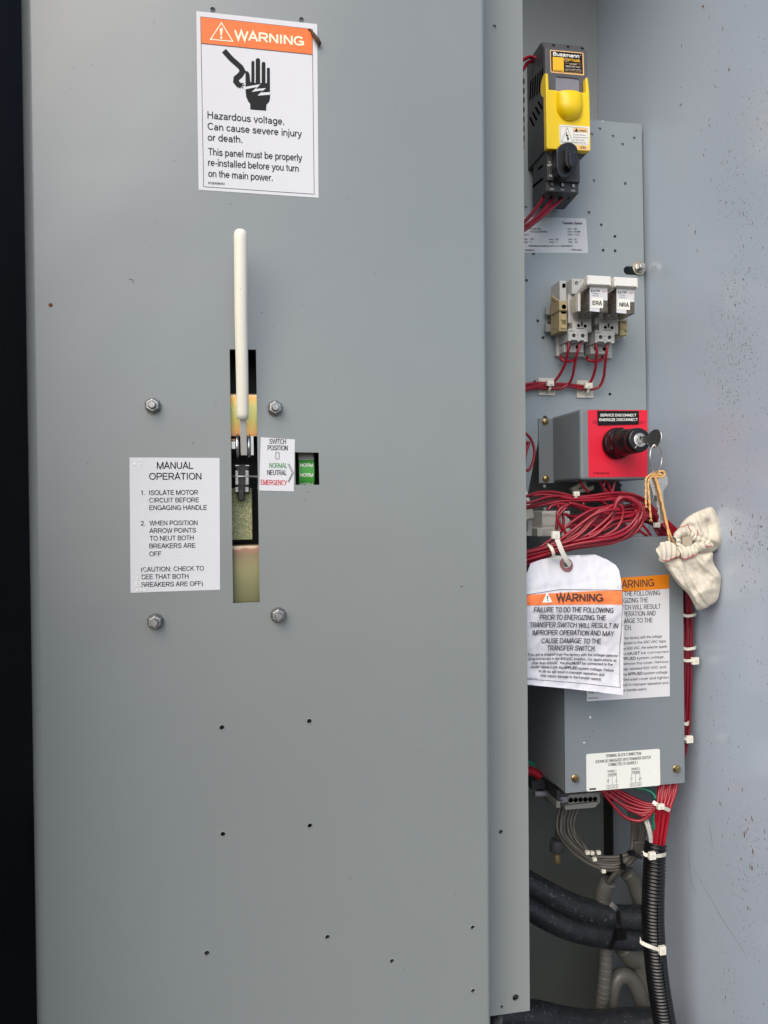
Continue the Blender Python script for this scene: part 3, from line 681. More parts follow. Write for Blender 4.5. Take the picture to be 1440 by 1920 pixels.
# black sheet standing in for the dark void behind the openings
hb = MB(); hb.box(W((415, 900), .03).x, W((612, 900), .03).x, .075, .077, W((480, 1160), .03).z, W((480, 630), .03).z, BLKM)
tag(hb.build('void_sheet'), 'black sheet standing for the dark void deep inside the handle slot', 'plate')

# ------------------------------------------------------------ operating handle and its linkage
hp = W((456, 850), .006); hd = thing('operating_handle', 'long handle with cream vinyl grip rising from the slot', 'handle', hp)
def hx(p, Y): return W(p, Y)
g = cr([hx((451, 442), -.034), hx((451.5, 520), -.030), hx((452, 600), -.025), hx((454, 700), -.017), hx((455, 786), -.009)], 8)
n = len(g); rad = [.0058]*n; g2 = [g[0]+(g[0]-g[1]).normalized()*k for k in (.0056, .0045, .0026)]+g
m = MB().tube(g2, [.0024, .0045, .0056]+[.0060-.0006*i/n for i in range(n-1)]+[.0050], GRIP, 18, flat=.85); m.build('vinyl_grip', hd)
a, b = hx((456, 784), -.0085), hx((457.5, 852), .004)
rod = MB(); hw = .0029
rod.prism([a+Vector((-hw, -.002, 0)), a+Vector((hw, -.002, 0)), b+Vector((hw, -.002, -.001)), b+Vector((-hw, -.002, -.001))], (0, .004, 0), ROD); rod.build('rod', hd, .0005)
pv = W((456, 838), .012)
MB().lathe(pv+Vector((.0036, 0, 0)), (1, 0, 0), [(.012, 0), (.012, .0024), (.0115, .0028)], ZINC, 30).lathe(pv+Vector((-.0066, 0, 0)), (1, 0, 0), [(.0118, 0), (.012, .0003), (.012, .0026)], ZINC, 30).build('pivot_plate', hd)
MB().lathe(pv+Vector((-.0120, 0, .001)), (1, 0, 0), [(.0045, 0), (.0066, .001), (.0066, .005)], ZINC, 6, False).build('pivot_bolt', hd, .0003)
MB().box(pv.x+.0066, pv.x+.0098, .006, .012, W(ZS(380, 965), .006).z, W(ZS(380, 700), .006).z, ZINC).build('link_bar', hd, .0004)

lk = thing('transfer_linkage', 'black linkage with zinc bars in the middle of the slot', 'mechanism', W((458, 935), .02))
MB().boxp(ZS(150, 1085), ZS(345, 1475), .012, .04, BLKM).boxp(ZS(190, 1440), ZS(275, 1580), .010, .03, BLACK).build('latch_body', lk, .0008)
for x in (150, 290):
    MB().boxp(ZS(x, 1170), ZS(x+46, 1360), .0095, .0125, ZINCD).build('zinc_bar', lk, .0003)
    MB().boxp(ZS(x, 1395), ZS(x+44, 1460), .0095, .0125, ZINCD).build('zinc_bar', lk, .0003)
    MB().boxp(ZS(x, 1096), ZS(x+50, 1106), .0095, .0125, ZINC).build('clip', lk)
MB().boxp(ZS(204, 1165), ZS(286, 1372), .0108, .0118, BLACK).build('spacer', lk)
c = W(ZS(245, 1250), .0105); MB().lathe(c-Vector((.018, 0, 0)), (1, 0, 0), [(.0012, 0), (.0012, .037)], ZINCD, 10).build('cross_pin', lk)

zp1 = zinc_plate('iridescent zinc plate', W((455, 820), .02).z, W((455, 735), .02).z, [(0, (206, 138, 112)), (.14, (222, 172, 100)), (.4, (196, 188, 108)), (.65, (190, 190, 120)), (.85, (226, 178, 104)), (.95, (236, 214, 180)), (1, (244, 226, 196))])
zp2 = zinc_plate('pale iridescent zinc plate', W((462, 1130), .02).z, W((462, 1022), .02).z, [(0, (108, 104, 70)), (.6, (104, 102, 72)), (.85, (106, 96, 74)), (.95, (134, 100, 86)), (1, (190, 172, 146))])
m = MB(); Yz = .016; t_, b_ = W((455, 737), Yz), W((455, 818), Yz); xa, xb = W((425, 780), Yz).x, W((492, 780), Yz).x
m.idx([(x, y, z) for y, z in ((Yz, b_.z), (Yz, t_.z-.002), (Yz+.001, t_.z-.0006), (Yz+.004, t_.z), (.05, t_.z)) for x in (xa, xb)], [[2*i, 2*i+1, 2*i+3, 2*i+2] for i in range(4)], zp1, True)
tag(m.build('upper_zinc_plate'), 'rainbow tinted yellow zinc plate in the upper slot behind the grip', 'plate')
m = MB(); t_, b_ = W((462, 1022), Yz), W((462, 1150), Yz)
m.idx([(x, y, z) for y, z in ((Yz, b_.z), (Yz, t_.z-.001), (Yz+.002, t_.z), (.05, t_.z)) for x in (W((428, 1080), Yz).x, W((497, 1080), Yz).x)], [[2*i, 2*i+1, 2*i+3, 2*i+2] for i in range(3)], zp2, True)
tag(m.build('lower_zinc_plate'), 'plain yellowish zinc plate filling the bottom of the slot', 'plate')
SPK = mat('speckled zinc plate', (150, 152, 112), .45, .6, bump=(900, .5), speck=[(700, .56, (196, 194, 150), 1), (800, .6, (96, 98, 66), 1)])
m = MB(); m.boxp((432, 915), (474, 1012), .022, .024, SPK)
tag(m.build('middle_zinc_plate', None, .0008), 'speckled olive zinc plate below the black linkage', 'plate')
# ------------------------------------------------------------ fuse switch with yellow handle
YF = .18
x0 = W(FZ(455, 190), YF).x; x1 = W(FZ(1212, 262), YF).x; xl1 = W(FY(1080, 930), YF).x
zt1 = W(FZ(455, 190), YF).z; zt2 = W(FZ(448, 88), YF+.012).z; zm = W(FY(480, 378), YF).z; zl = W(FY(480, 925), YF).z; zb = W(FY(470, 1108), YF).z
fs = thing('fuse_switch', 'tall charcoal fuse switch with bright yellow pull handle and black knob', 'fuse switch', ((x0+x1)/2, YP-.02, zb))
m = MB(); m.prism([(x0, YF, zm), (x0, YF, zt1), (x0, YF+.012, zt2), (x0, YP-.001, zt2), (x0, YP-.001, zm)], (x1-x0, 0, 0), CHARU)
m.build('upper_housing', fs, .0008)
m = MB(); m.prism([(x0-.0006, YF+.004, zm), (x0-.0006, YF+.004, zt1+.001), (x0-.0006, YF+.0125, zt2-.001), (x0-.0006, YP-.001, zt2-.001), (x0-.0006, YP-.001, zm)], (.0007, 0, 0), CHAR)
for k in range(6):
    xa = 165+k*42; m.face([WX(FZ(*p), x0-.0009) for p in ((xa+2, 1130-k*30), (xa+20, 1130-k*30), (xa+40, 780-k*46), (xa+22, 780-k*46))], VOID)
for k in range(4):
    xa = 165+k*50; ya = 1480-k*95; m.face([WX(FZ(*p), x0-.0009) for p in ((xa, ya-30), (xa+24, ya-50), (xa+98, ya+105-k*8), (xa+72, ya+125-k*8))], VOID)
m.build('side_cover', fs)
m = MB()
for x, y in ((605, 143), (862, 172), (1120, 200)):
    c = W(FZ(x, y), YF+.006); t = Vector((0, .012, zt2-zt1)).normalized(); nn = Vector((0, -t.z, t.y))
    m.face([c+nn*.0004+Vector((math.cos(a_), 0, 0))*.0019+t*math.sin(a_)*.0024 for a_ in [k*.45 for k in range(14)]], VOID)
m.build('screw_openings', fs)
# lower switch body
m = MB(); m.prism([(x0+.001, YF, zl), (x0+.001, YF, zm), (x0+.001, YF+.045, zm), (x0+.001, YF+.048, zb-.004), (x0+.001, YF+.004, zb), (x0+.001, YF+.004, zl-.001), (x0+.001, YF, zl-.0006)], (xl1-x0-.001, 0, 0), CHAR)
m.box(x0+.006, xl1-.006, YF+.04, YP-.001, zb+.01, zm, BLKM)
for q in (((430, 430), (395, 480), (200, 670), (165, 640)), ((410, 650), (410, 690), (330, 760), (320, 730)), ((405, 890), (405, 930), (230, 1080), (225, 1040))): m.face([WX(FY(*p), x0+.0007) for p in q], VOID)
for x, y in ((575, 1005), (762, 1015), (955, 1035)):
    m.disc(FY(x, y), .0034, YF+.0037, VOID, 18); m.disc(FY(x+8, y+4), .0022, YF+.0035, ZINCD, 12); m.line([FY(x-8, y+20), FY(x+26, y-10)], .9, YF+.0033, VOID)
for xa in (560, 740, 900):
    m.face([W(FY(*p), YF+.016+k*.0) for k, p in enumerate(((xa-60, 1290), (xa-36, 1290), (xa+56, 1190), (xa+32, 1190)))], VOID)
m.build('switch_body', fs, .0005)
m = MB(); YD = YF-.0003
for s_, a, b, h in (('BDNF3', (520, 452), (690, 458), 3.6), ('O', (520, 634), (552, 634), 4), ('OFF', (488, 686), (580, 688), 3.8), ('CE', (525, 874), (582, 876), 3.8)): m.text(s_, FY(*a), FY(*b), h, YD, INKW)
for s_, a, b in (('2T1', (547, 1112), (605, 1116)), ('4T2', (735, 1122), (795, 1126)), ('6T3', (928, 1138), (988, 1142))): m.text(s_, FY(*a), FY(*b), 2.8, YF+.0036, INKW)
for k in range(4): m.line([FY(600, 800+k*30), FY(660, 803+k*30)], .35, YD, INKG); m.line([FY(950, 820+k*26), FY(1030, 824+k*26)], .35, YD, INKG)
m.build('lettering', fs)
# recess of the grip and the yellow handle
m = MB(); m.prism([W(FZ(x, y), YF-.0008) for x, y in ((640, 990), (642, 730), (670, 700), (760, 690), (880, 695), (990, 712), (1055, 745), (1062, 790), (1062, 995))], (0, .0008, 0), CHARL)
m.prism([W(FZ(x, y), YF-.0022) for x, y in ((660, 702), (760, 690), (880, 694), (1000, 715), (1060, 752), (1040, 742), (880, 715), (740, 708))], (0, .002, 0), CHARU); m.build('thumb_recess', fs)
yh = MB(); YH = YF-.009
yo = [FZ(462, 655), FZ(490, 645), FZ(508, 660), FZ(520, 938), FZ(645, 950), FZ(720, 975), FZ(790, 992), FZ(850, 988), FZ(920, 985), FZ(1190, 992), FZ(1183, 728), FZ(1200, 716), FZ(1222, 728), FZ(1248, 960), FZ(1256, 1250), FY(1272, 395), FY(1255, 414), FY(1150, 412), FY(492, 372), FY(484, 330)]
yh.prism([W(p, YH) for p in yo], (0, .0085, 0), YEL)
ho = yh.build('pull_handle', fs, .0008)
m = MB(); cxy = W(FZ(882, 1262), YH); rb = 265/9.6*px2m(YH); vs = []; fsx = []; nu, nv = 26, 30
top = (1262-1010)/265
for j in range(nv+1):
    for i in range(nu+1):
        u = -1+2*i/nu; v = -1+(1+top)*j/nv
        if v < 0: w_ = math.sqrt(max(0, 1-v*v)); hgt = math.sqrt(max(0, 1-v*v-(u*w_)**2)); xx = u*w_
        else: xx = u; hgt = math.sqrt(max(0, 1-u*u))*(1-.25*(v/top)**2)
        vs.append((cxy.x+xx*rb, YH-hgt*.0125, cxy.z+v*rb))
for j in range(nv):
    for i in range(nu): a = j*(nu+1)+i; fsx.append([a, a+1, a+nu+2, a+nu+1])
m.idx(vs, fsx, YEL, True); m.face([vs[nv*(nu+1)+i] for i in range(nu+1)], YEL); m.build('thumb_bulge', ho)
m = MB(); X = x0-.0008; m.prism([WX(FZ(x, y), X) for x, y in ((468, 652), (448, 675), (425, 730), (402, 830), (390, 930), (395, 1010), (415, 1062), (455, 1093), (482, 1098), (482, 655))], (-.0016, 0, 0), YEL); m.build('side_ear', ho)
# black and yellow rating label
m = MB(); YD = YF-.0002; m.poly(rr([FZ(540, 222), FZ(1140, 278), FZ(1155, 688), FZ(550, 632)], 2.6), YD, INKP); m.poly([FZ(556, 240), FZ(1124, 292), FZ(1134, 662), FZ(565, 610)], YD-.00015, INK)
YD -= .0003; m.poly([FZ(588, 348), FZ(786, 364), FZ(790, 628), FZ(592, 608)], YD, INKY); YD -= .00015
m.text('Bussmann', FZ(594, 325), FZ(1068, 372), 7.2, YD, INKW, .03); m.text('R', FZ(1078, 335), FZ(1098, 337), 2, YD, INKW)
m.line([(FZ(832+32*math.cos(k*.52), 402+32*math.sin(k*.52))) for k in range(12)], .8, YD, INKP, True); m.disc(FZ(832, 402), .0008, YD, INKP, 10)
m.text('PTIMA', FZ(872, 432), FZ(1085, 447), 5.2, YD, INKY, .02)
for s_, a, b, h in (('30A 600V', (895, 490), (1022, 496), 1.9), ('MODULE: FAST, 3 POLE', (830, 532), (1078, 552), 1.9), ('Cat. No. BDNF-30CC3', (815, 580), (1100, 598), 1.9)): m.text(s_, FZ(*a), FZ(*b), h, YD, INKW, .01)
m.line([FZ(812, 462), FZ(1108, 482)], .35, YD, INKP); m.line([FZ(812, 505), FZ(1110, 525)], .35, YD, INKP); m.line([FZ(812, 595), FZ(1112, 616)], .35, YD, INKP)
m.text('FUSE HOLDER AND DISCONNECT', FZ(815, 632), FZ(1112, 652), 1.3, YD, INKP); m.text('TO ADD FUSES', FZ(612, 592), FZ(765, 606), 1.5, YD, INK, .01); m.text('REMOVE HANDLE SLOT', FZ(598, 612), FZ(786, 628), 1.5, YD, INK, .01)
m.build('rating_label', fs)
m = MB(); YD = YH-.0002; m.poly(rr([FZ(705, 1568), FZ(1258, 1608), FY(1240, 322), FY(715, 285)], 3), YD, INKW); m.poly(rr([FY(1010, 322), FY(1255, 335), FY(1258, 408), FY(1030, 388)], 1.2), YD-.00015, INKP)
YD -= .00035
m.line(rr([FZ(728, 1600), FZ(1222, 1632), FY(1222, 298), FY(735, 258)], 1.4, 3), .3, YD, INKG, True); m.line([FZ(963, 1615), FY(968, 280)], .3, YD, INKG)
m.line([FZ(850, 1625), FY(748, 248), FY(950, 258)], .55, YD, INK, True); m.poly([FY(835, 75), FY(848, 78), FY(845, 125), FY(868, 120), FY(870, 175), FY(888, 180), FY(862, 232), FY(842, 178), FY(855, 176), FY(850, 145), FY(825, 150)], YD, INK)
m.poly([FZ(970, 1625), FZ(1215, 1640), FZ(1215, 1712), FZ(970, 1698)], YD, INKP); m.poly([FZ(1015, 1632), FZ(1050, 1700), FZ(980, 1696)], YD-.00015, INK); m.text('WARNING', FZ(1060, 1690), FZ(1195, 1700), 3.4, YD-.00015, INKB, .015)
for k, s_ in enumerate(('To avoid electrical', 'shock do not remove', 'or insert yellow', 'module under load.')): m.text(s_, FY(970, 128+k*45), FY((1180, 1212, 1160, 1190)[k], 140+k*45), 2.3, YD, INKG)
m.text('ION', FY(1085, 368), FY(1180, 374), 4.6, YD-.0002, INKB, .01); m.build('caution_label', ho)
# rotary knob
m = MB(); kp = [(655, 700), (655, 420), (675, 360), (725, 305), (790, 268), (860, 252), (930, 258), (985, 290), (1028, 340), (1046, 400), (1046, 640), (1012, 720), (950, 800), (890, 868), (820, 902), (745, 890), (690, 835)]
m.prism([W(FY(x, y), YF-.0155) for x, y in kp], (0, .0145, 0), BLACK); kn = m.build('rotary_knob', fs, .0014, 3)
m = MB(); m.prism([W(FY(x, y), YF-.024) for x, y in ((818, 600), (818, 370), (850, 330), (890, 375), (960, 400), (1010, 420), (1020, 640), (985, 705), (930, 745), (880, 720), (835, 670))], (0, .0095, 0), BLACK)
m.prism([W(FY(x, y), YF-.026) for x, y in ((880, 480), (900, 440), (1015, 430), (1020, 620), (985, 690), (940, 715), (895, 670))], (0, .004, 0), BLACK); m.build('grip_ridge', kn, .0012, 3)

# wires of the fuse switch
G = 'wires under the fuse switch'
wire('dark red wire leaving the left terminal under the fuse switch', Z3, [(262, 1345, .2), (240, 1385, .198), (185, 1460, .19), (110, 1545, .18), (20, 1620, .17)], .2, .0024, REDD, G)
wire('dark red wire leaving the middle terminal under the fuse switch', Z3, [(340, 1350, .2), (310, 1400, .198), (230, 1490, .188), (130, 1575, .18), (20, 1640, .17)], .2, .0024, REDD, G)
wire('dark red wire leaving the right terminal under the fuse switch', Z3, [(415, 1355, .2), (370, 1400, .198), (260, 1500, .186), (150, 1585, .176), (20, 1680, .165)], .2, .0024, REDD, G)
G = 'wires above the fuse switch'
wire('red wire entering the fuse switch from the upper left', Z3, [(210, 215, .21), (150, 205, .21), (110, 218, .20), (40, 260, .19)], .2, .0022, group=G)
wire('red wire curving down behind the fuse switch side', Z3, [(170, 240, .215), (130, 250, .21), (95, 300, .20), (40, 360, .19)], .2, .0022, group=G)
m = MB(); m.boxp(Z3(70, 330), Z3(104, 945), .17, .20, BEIGED)
for k in range(7): m.boxp(Z3(88, 380+k*78), Z3(103, 420+k*78), .1685, .1702, VOID)
tag(m.build('terminal_strip'), 'thin brownish terminal strip left of the fuse switch', 'terminal strip')

# ------------------------------------------------------------ nameplate on the mounting plate
m = MB(); YD = YP-.0003; m.poly(rr([Z3(-60, 1512), Z3(606, 1524), Z3(624, 1810), Z3(-60, 1805)], 4), YD, SILV)
npo = tag(m.build('nameplate'), 'silver nameplate reading transfer switch below the fuse switch', 'nameplate')
m = MB(); YD -= .0003
for s_, a, b, y in (('6139001881', 145, 236, 1617), ('Item:', 455, 488, 1617), ('002', 507, 533, 1617), ('ATVILGC3BA00WRU', 147, 292, 1640), ('CB #:', 455, 492, 1640), ('901096', 507, 560, 1640), ('Style #:', 88, 138, 1663), ('Piece:', 457, 496, 1664), ('1 of 2', 510, 552, 1664),
                   ('Volts:', 88, 128, 1701), ('240', 150, 178, 1701), ('Amps:', 303, 342, 1702), ('400', 355, 381, 1702), ('Hertz:', 460, 499, 1702), ('60', 512, 530, 1702), ('Poles:', 88, 131, 1724), ('3', 152, 160, 1724), ('Phase:', 303, 345, 1724), ('3', 357, 365, 1724), ('Wire:', 462, 496, 1724), ('3/4', 512, 536, 1724),
                   ('ASSEMBLED IN MEXICO WITH U.S. COMPONENTS', 137, 495, 1757), ('J138024525', 93, 182, 1791), ('8165A18H03', 485, 572, 1789)):
    m.text(s_, Z3(a, y), Z3(b, y+1), 3.3, YD, INKG)
m.text('Transfer Switch', Z3(412, 1572), Z3(576, 1575), 5, YD, INKG, .015); m.build('lettering', npo)

# ------------------------------------------------------------ relays on their rail
def off(zf, dx, dy): return lambda x, y: zf(x+dx, y+dy)
m = MB(); m.boxp(RZ(28, 475), RZ(1118, 615), .229, .233, ZINCD).boxp(RZ(24, 700), RZ(1100, 840), .229, .233, ZINCD).boxp(RZ(60, 600), RZ(1090, 715), .236, .2395, ZINCD)
tag(m.build('mounting_rail'), 'zinc rail carrying the relay sockets', 'rail')
def socket(zf, lab):
    o = thing('relay_socket', lab, 'relay socket', W(zf(360, 1140), YP-.004), 'relay sockets on the rail')
    m = MB(); m.boxp(zf(165, 470), zf(560, 1142), .232, YP-.0005, GREYP); m.boxp(zf(210, 115), zf(305, 500), .213, YP-.001, GREYP); m.boxp(zf(375, 88), zf(540, 300), .2045, YP-.001, GREYP); m.boxp(zf(325, 300), zf(640, 700), .2095, YP-.001, GREYP)
    m.build('socket_base', o, .0005)
    T = MB(); T.boxp(zf(383, 668), zf(640, 812), .2045, .235, GREYP)
    for x, y in ((466, 724), (556, 730)): T.disc(zf(x, y), .0021, .2043, VOID, 16)
    T.poly([zf(497, 672), zf(524, 672), zf(524, 728), zf(497, 728)], .2042, CHAR); T.line([zf(443, 762), zf(540, 764), zf(540, 812), zf(443, 812)], 1, .2042, INKG, True); T.line([zf(460, 780), zf(500, 782), zf(510, 795)], .8, .2042, INKG); T.line([zf(470, 798), zf(500, 798)], .8, .2042, INKG); T.line([zf(515, 775), zf(518, 805)], .8, .2042, INKG)
    T.text('INPUT', zf(340, 803), zf(408, 803), 2.3, .2010, INK, .01); T.text('INPUT', zf(560, 806), zf(626, 806), 2.3, .2042, INK, .01); T.build('upper_terminals', o, 0)
    T = MB(); T.boxp(zf(330, 765), zf(590, 938), .2015, .235, GREYP)
    for x, y in ((403, 856), (523, 860)): T.disc(zf(x, y), .0025, .2013, VOID, 18); T.disc(zf(x+4, y+3), .0017, .2011, CHAR, 12)
    for s_, x, y in (('8', 344, 855), ('A2', 440, 855), ('A1', 562, 858), ('7', 344, 895), ('14', 445, 900), ('13', 560, 905)): T.text(s_, zf(x, y), zf(x+(24 if len(s_) > 1 else 12), y), 2.1, .2012, INK)
    T.poly([zf(360, 915), zf(450, 917), zf(450, 940), zf(360, 938)], .2012, CHAR); T.poly([zf(480, 920), zf(540, 922), zf(540, 941), zf(480, 939)], .2012, CHAR); T.build('middle_terminals', o)
    T = MB(); T.boxp(zf(270, 972), zf(530, 1085), .2165, .235, GREYP)
    for x, y in ((335, 1012), (452, 1016)): T.disc(zf(x, y), .0026, .2163, VOID, 18)
    for s_, x, y in (('8', 288, 1000), ('A1', 378, 1005), ('7', 288, 1045), ('12', 382, 1052), ('9', 505, 1058)): T.text(s_, zf(x, y), zf(x+(24 if len(s_) > 1 else 12), y), 2.1, .2162, INK)
    T.build('lower_terminals', o)
    T = MB(); T.disc(zf(440, 150), .0024, .2043, VOID, 16); T.disc(zf(443, 155), .0016, .2041, ZINCD, 12); T.poly([zf(247, 155), zf(292, 155), zf(292, 213), zf(247, 213)], .2127, VOID)
    for s_, x, y in (('8', 388, 130), ('A2', 480, 130), ('7', 388, 170)): T.text(s_, zf(x, y), zf(x+(24 if len(s_) > 1 else 12), y), 2, .2042, INK)
    T.build('screw_openings', o)
    return o
def relay(zf, lab, tagtext, n):
    o = thing('relay', lab, 'relay', W(zf(640, 640), .19), 'plug in relays side by side')
    MB().boxp(zf(585, 42), zf(905, 178), .157, .168, WHITE).boxp(zf(600, 160), zf(880, 200), .1605, .168, IVORY).build('clip_cap', o, .0008)
    X = W(zf(590, 100), .157).x
    m = MB(); m.prism([WX(zf(x, y), X) for x, y in ((590, 60), (590, 175), (470, 268), (478, 300), (478, 530), (385, 552), (322, 390), (385, 350), (470, 240))], (.0014, 0, 0), IVORY)
    m.prism([WX(zf(x, y), X-.0002) for x, y in ((445, 305), (478, 300), (478, 528), (445, 535))], (-.0016, 0, 0), WHITE)
    X2 = W(zf(905, 100), .157).x; d = X2-X-.0016; m.v += [v+Vector((d, 0, 0)) for v in list(m.v)]; k = len(m.v)//2; m.f += [([i+k for i in f[0]], f[1], f[2]) for f in list(m.f)]
    m.build('clip_arm', o)
    MB().boxp(zf(614, 190), zf(862, 545), .164, .2, SMOKE).build('clear_case', o, .0006)
    m = MB(); m.boxp(zf(650, 220), zf(830, 380), .172, .196, LEADC).boxp(zf(640, 400), zf(840, 430), .172, .2, ZINCD).boxp(zf(660, 430), zf(820, 500), .175, .198, INKB).boxp(zf(616, 470), zf(860, 540), .195, .2035, CHAR); m.build('coil', o)
    YD = .1637; m = MB(); m.poly([zf(617, 195), zf(856, 210), zf(856, 385), zf(617, 375)], YD, PAPER); m.poly([zf(617, 370), zf(752, 376), zf(750, 540), zf(617, 528)], YD, PAPER)
    YD -= .0002; m.text('E', zf(636, 266), zf(660, 267), 4.2, YD, INK, .03); m.text('T', zf(692, 266), zf(716, 267), 4.2, YD, INK, .03); m.text('N', zf(724, 266), zf(752, 268), 4.2, YD, INK, .03); m.poly([zf(664, 266), zf(676, 236), zf(690, 266)], YD, INK); m.disc(zf(719, 253), .0006, YD, INK, 8)
    m.poly([zf(787, 256), zf(838, 258), zf(838, 266), zf(787, 264)], YD, INKR); m.text('D7PR2A', zf(655, 296), zf(736, 299), 2, YD, INKG); m.text('120 VAC', zf(655, 325), zf(740, 329), 2.2, YD, INKG); m.build('maker_label', o)
    YD = .1633; m = MB(); m.poly([zf(640, 342), zf(800, 350), zf(798, 490), zf(620, 480), zf(622, 455), zf(640, 456)], YD, INKW); m.text(tagtext, zf(655, 444), zf(785, 452), 8.4, YD-.0002, INK, .022); m.build('name_tag', o)
    return o
ZR2 = off(RZ, 362, 22)
socket(RZ, 'pale grey relay socket on the left, under the relay tagged ERA'); socket(ZR2, 'pale grey relay socket on the right, under the relay tagged NRA')
relay(RZ, 'clear cased relay tagged ERA with white clip cap', 'ERA', 0); relay(ZR2, 'clear cased relay tagged NRA with white clip cap', 'NRA', 1)
o = thing('end_clamp', 'beige end clamp with two holes at the left end of the relay rail', 'clamp', W(RZ(200, 860), .215), 'beige end clamps of the rail')
m = MB(); m.boxp(RZ(205, 560), RZ(312, 800), .203, .228, BEIGE); X = W(RZ(205, 600), .203).x
m.boxp(RZ(205, 385), RZ(316, 520), .2, .228, BEIGE); m.boxp(RZ(235, 515), RZ(314, 565), .206, .228, BEIGED)
m.prism([WX(RZ(*p), X) for p in ((205, 800), (205, 395), (90, 315), (88, 860))], (.003, 0, 0), BEIGE)
m.boxp(RZ(225, 620), RZ(300, 650), .2015, .2032, BEIGE); m.boxp(RZ(232, 735), RZ(305, 765), .2012, .2032, BEIGE); m.build('clamp_body', o, .0005)
m = MB(); m.disc(RZ(270, 470), .0031, .1998, VOID, 20); m.disc(RZ(262, 556), .0031, .2058, VOID, 20); m.poly([RZ(245, 655), RZ(300, 655), RZ(300, 705), RZ(245, 705)], .2027, BEIGED); m.build('holes', o)
for q in (((105, 370), (170, 410), (168, 425), (103, 385)), ((110, 430), (200, 510), (198, 530), (108, 450)), ((95, 575), (150, 580), (150, 588), (95, 583)), ((95, 765), (190, 770), (190, 776), (95, 772))):
    m = MB(); m.face([WX(RZ(*p), X-.0002) for p in q], BEIGED); m.build('groove', o)
o = thing('end_clamp', 'beige end clamp half hidden at the right end of the relay rail', 'clamp', W(RZ(1080, 870), .215), 'beige end clamps of the rail')
m = MB(); m.boxp(RZ(1030, 650), RZ(1125, 855), .206, .23, BEIGE); m.boxp(RZ(1060, 660), RZ(1110, 690), .2045, .207, BEIGED); m.boxp(RZ(1055, 740), RZ(1112, 775), .2045, .207, BEIGE); m.boxp(RZ(1000, 860), RZ(1105, 900), .222, .234, GREYP); m.build('clamp_body', o, .0005)
MB().disc(RZ(1103, 798), .001, .2057, VOID, 10).build('hole', o)
G = 'wires from the relay sockets'
wire('first red wire from the left under the relay sockets', Z4, [(512, 768, .206), (505, 850, .207), (482, 960, .214), (440, 1050, .222), (390, 1118, .228), (330, 1145, .231), (220, 1143, .231), (60, 1165, .228)], .2, .0019, group=G)
wire('second red wire from the left under the relay sockets', Z4, [(624, 768, .206), (592, 855, .207), (565, 970, .214), (545, 1080, .222), (510, 1150, .228), (440, 1192, .231), (340, 1195, .231), (210, 1190, .231), (60, 1225, .228)], .2, .0019, group=G)
wire('third red wire from the left under the relay sockets', Z4, [(755, 776, .206), (763, 860, .207), (755, 980, .214), (735, 1070, .222), (700, 1140, .228), (640, 1170, .231), (500, 1155, .231), (330, 1150, .230), (200, 1165, .2315), (60, 1190, .23)], .2, .0019, group=G)
wire('fourth red wire from the left under the relay sockets', Z4, [(862, 776, .206), (850, 870, .207), (836, 1000, .214), (825, 1090, .222), (790, 1170, .228), (720, 1200, .231), (600, 1190, .231), (460, 1165, .2315), (330, 1170, .231), (200, 1182, .230), (60, 1205, .229)], .2, .0019, group=G)
for dx, l in ((0, 'left'), (238, 'right')):
    wire('short bright red jumper loop under the %s relay socket' % l, Z4, [(435+dx, 900+dx*.02, .228), (450+dx, 935, .224), (510+dx, 948, .222), (565+dx, 935, .224), (580+dx, 900, .228)], .2, .0021, REDB, 'jumper loops under the relay sockets', 'jumper_wire')
def tiemount(tlx, tly, lab):
    o = thing('tie_mount', lab, 'cable mount', W(Z4(tlx+75, tly+160), YP-.002), 'adhesive cable tie mounts')
    m = MB(); m.boxp(Z4(tlx, tly), Z4(tlx+150, tly+158), .2375, YP-.0003, IVORY)
    for a, b in (((tlx+12, tly+18), (tlx+60, tly+62)), ((tlx+138, tly+18), (tlx+92, tly+62)), ((tlx+12, tly+142), (tlx+60, tly+100)), ((tlx+138, tly+142), (tlx+92, tly+100))):
        m.tube([W(Z4(*a), .2375), W(Z4(*b), .2355)], [.0004, .0012], IVORY, 6)
    m.build('base_pad', o, .0004)
    m = MB(); m.strap(cr([W(Z4(tlx+98, tly+40), .228), W(Z4(tlx+105, tly+75), .2275), W(Z4(tlx+98, tly+112), .230), W(Z4(tlx+90, tly+128), .236)], 4), .0034, .0009, NYLON); m.build('tie_band', o)
    m = MB(); m.boxp(Z4(tlx+78, tly+22), Z4(tlx+140, tly+72), .2235, .2285, NYLON); m.boxp(Z4(tlx+105, tly+55), Z4(tlx+128, tly+62), .2232, .2236, CHARL); m.build('tie_head', o, .0009)
tiemount(239, 1096, 'white cable mount pad on the left, with tie, under the relays'); tiemount(583, 1118, 'white cable mount pad on the right, with tie, under the relays')

# ------------------------------------------------------------ service disconnect box
YSV = .155; a = W(Z5(640, 128), YSV); b = W(Z5(1228, 765), YSV); xs = W(Z5(612, 135), YSV).x
sv = thing('disconnect_box', 'grey bracket box with red face and black key switch', 'disconnect box', ((xs+b.x)/2, YP, b.z))
MB().box(xs, b.x, YSV, YP-.0004, b.z, a.z, COVERM).build('box_body', sv, .0035, 4)
a = W(Z5(240, 212), .237); b2 = W(Z5(362, 796), .237); MB().box(a.x, xs+.002, .237, YP-.0003, b2.z, a.z, COVERM).build('mounting_flange', sv, .0006)
for x, y in ((297, 243), (303, 757)):
    c = W(Z5(x, y), .237); MB().lathe(c, (0, -1, 0), [(.0042, 0), (.0042, .0012), (.0035, .0024), (.0015, .0027)], BRASS, 20).lathe(c+Vector((0, -.0001, 0)), (0, -1, 0), [(.005, 0), (.005, .0006)], BRASS, 20).line([Z5(x-20, y-5), Z5(x+20, y+5)], 1.2, .2341, INKB).build('screw', sv)
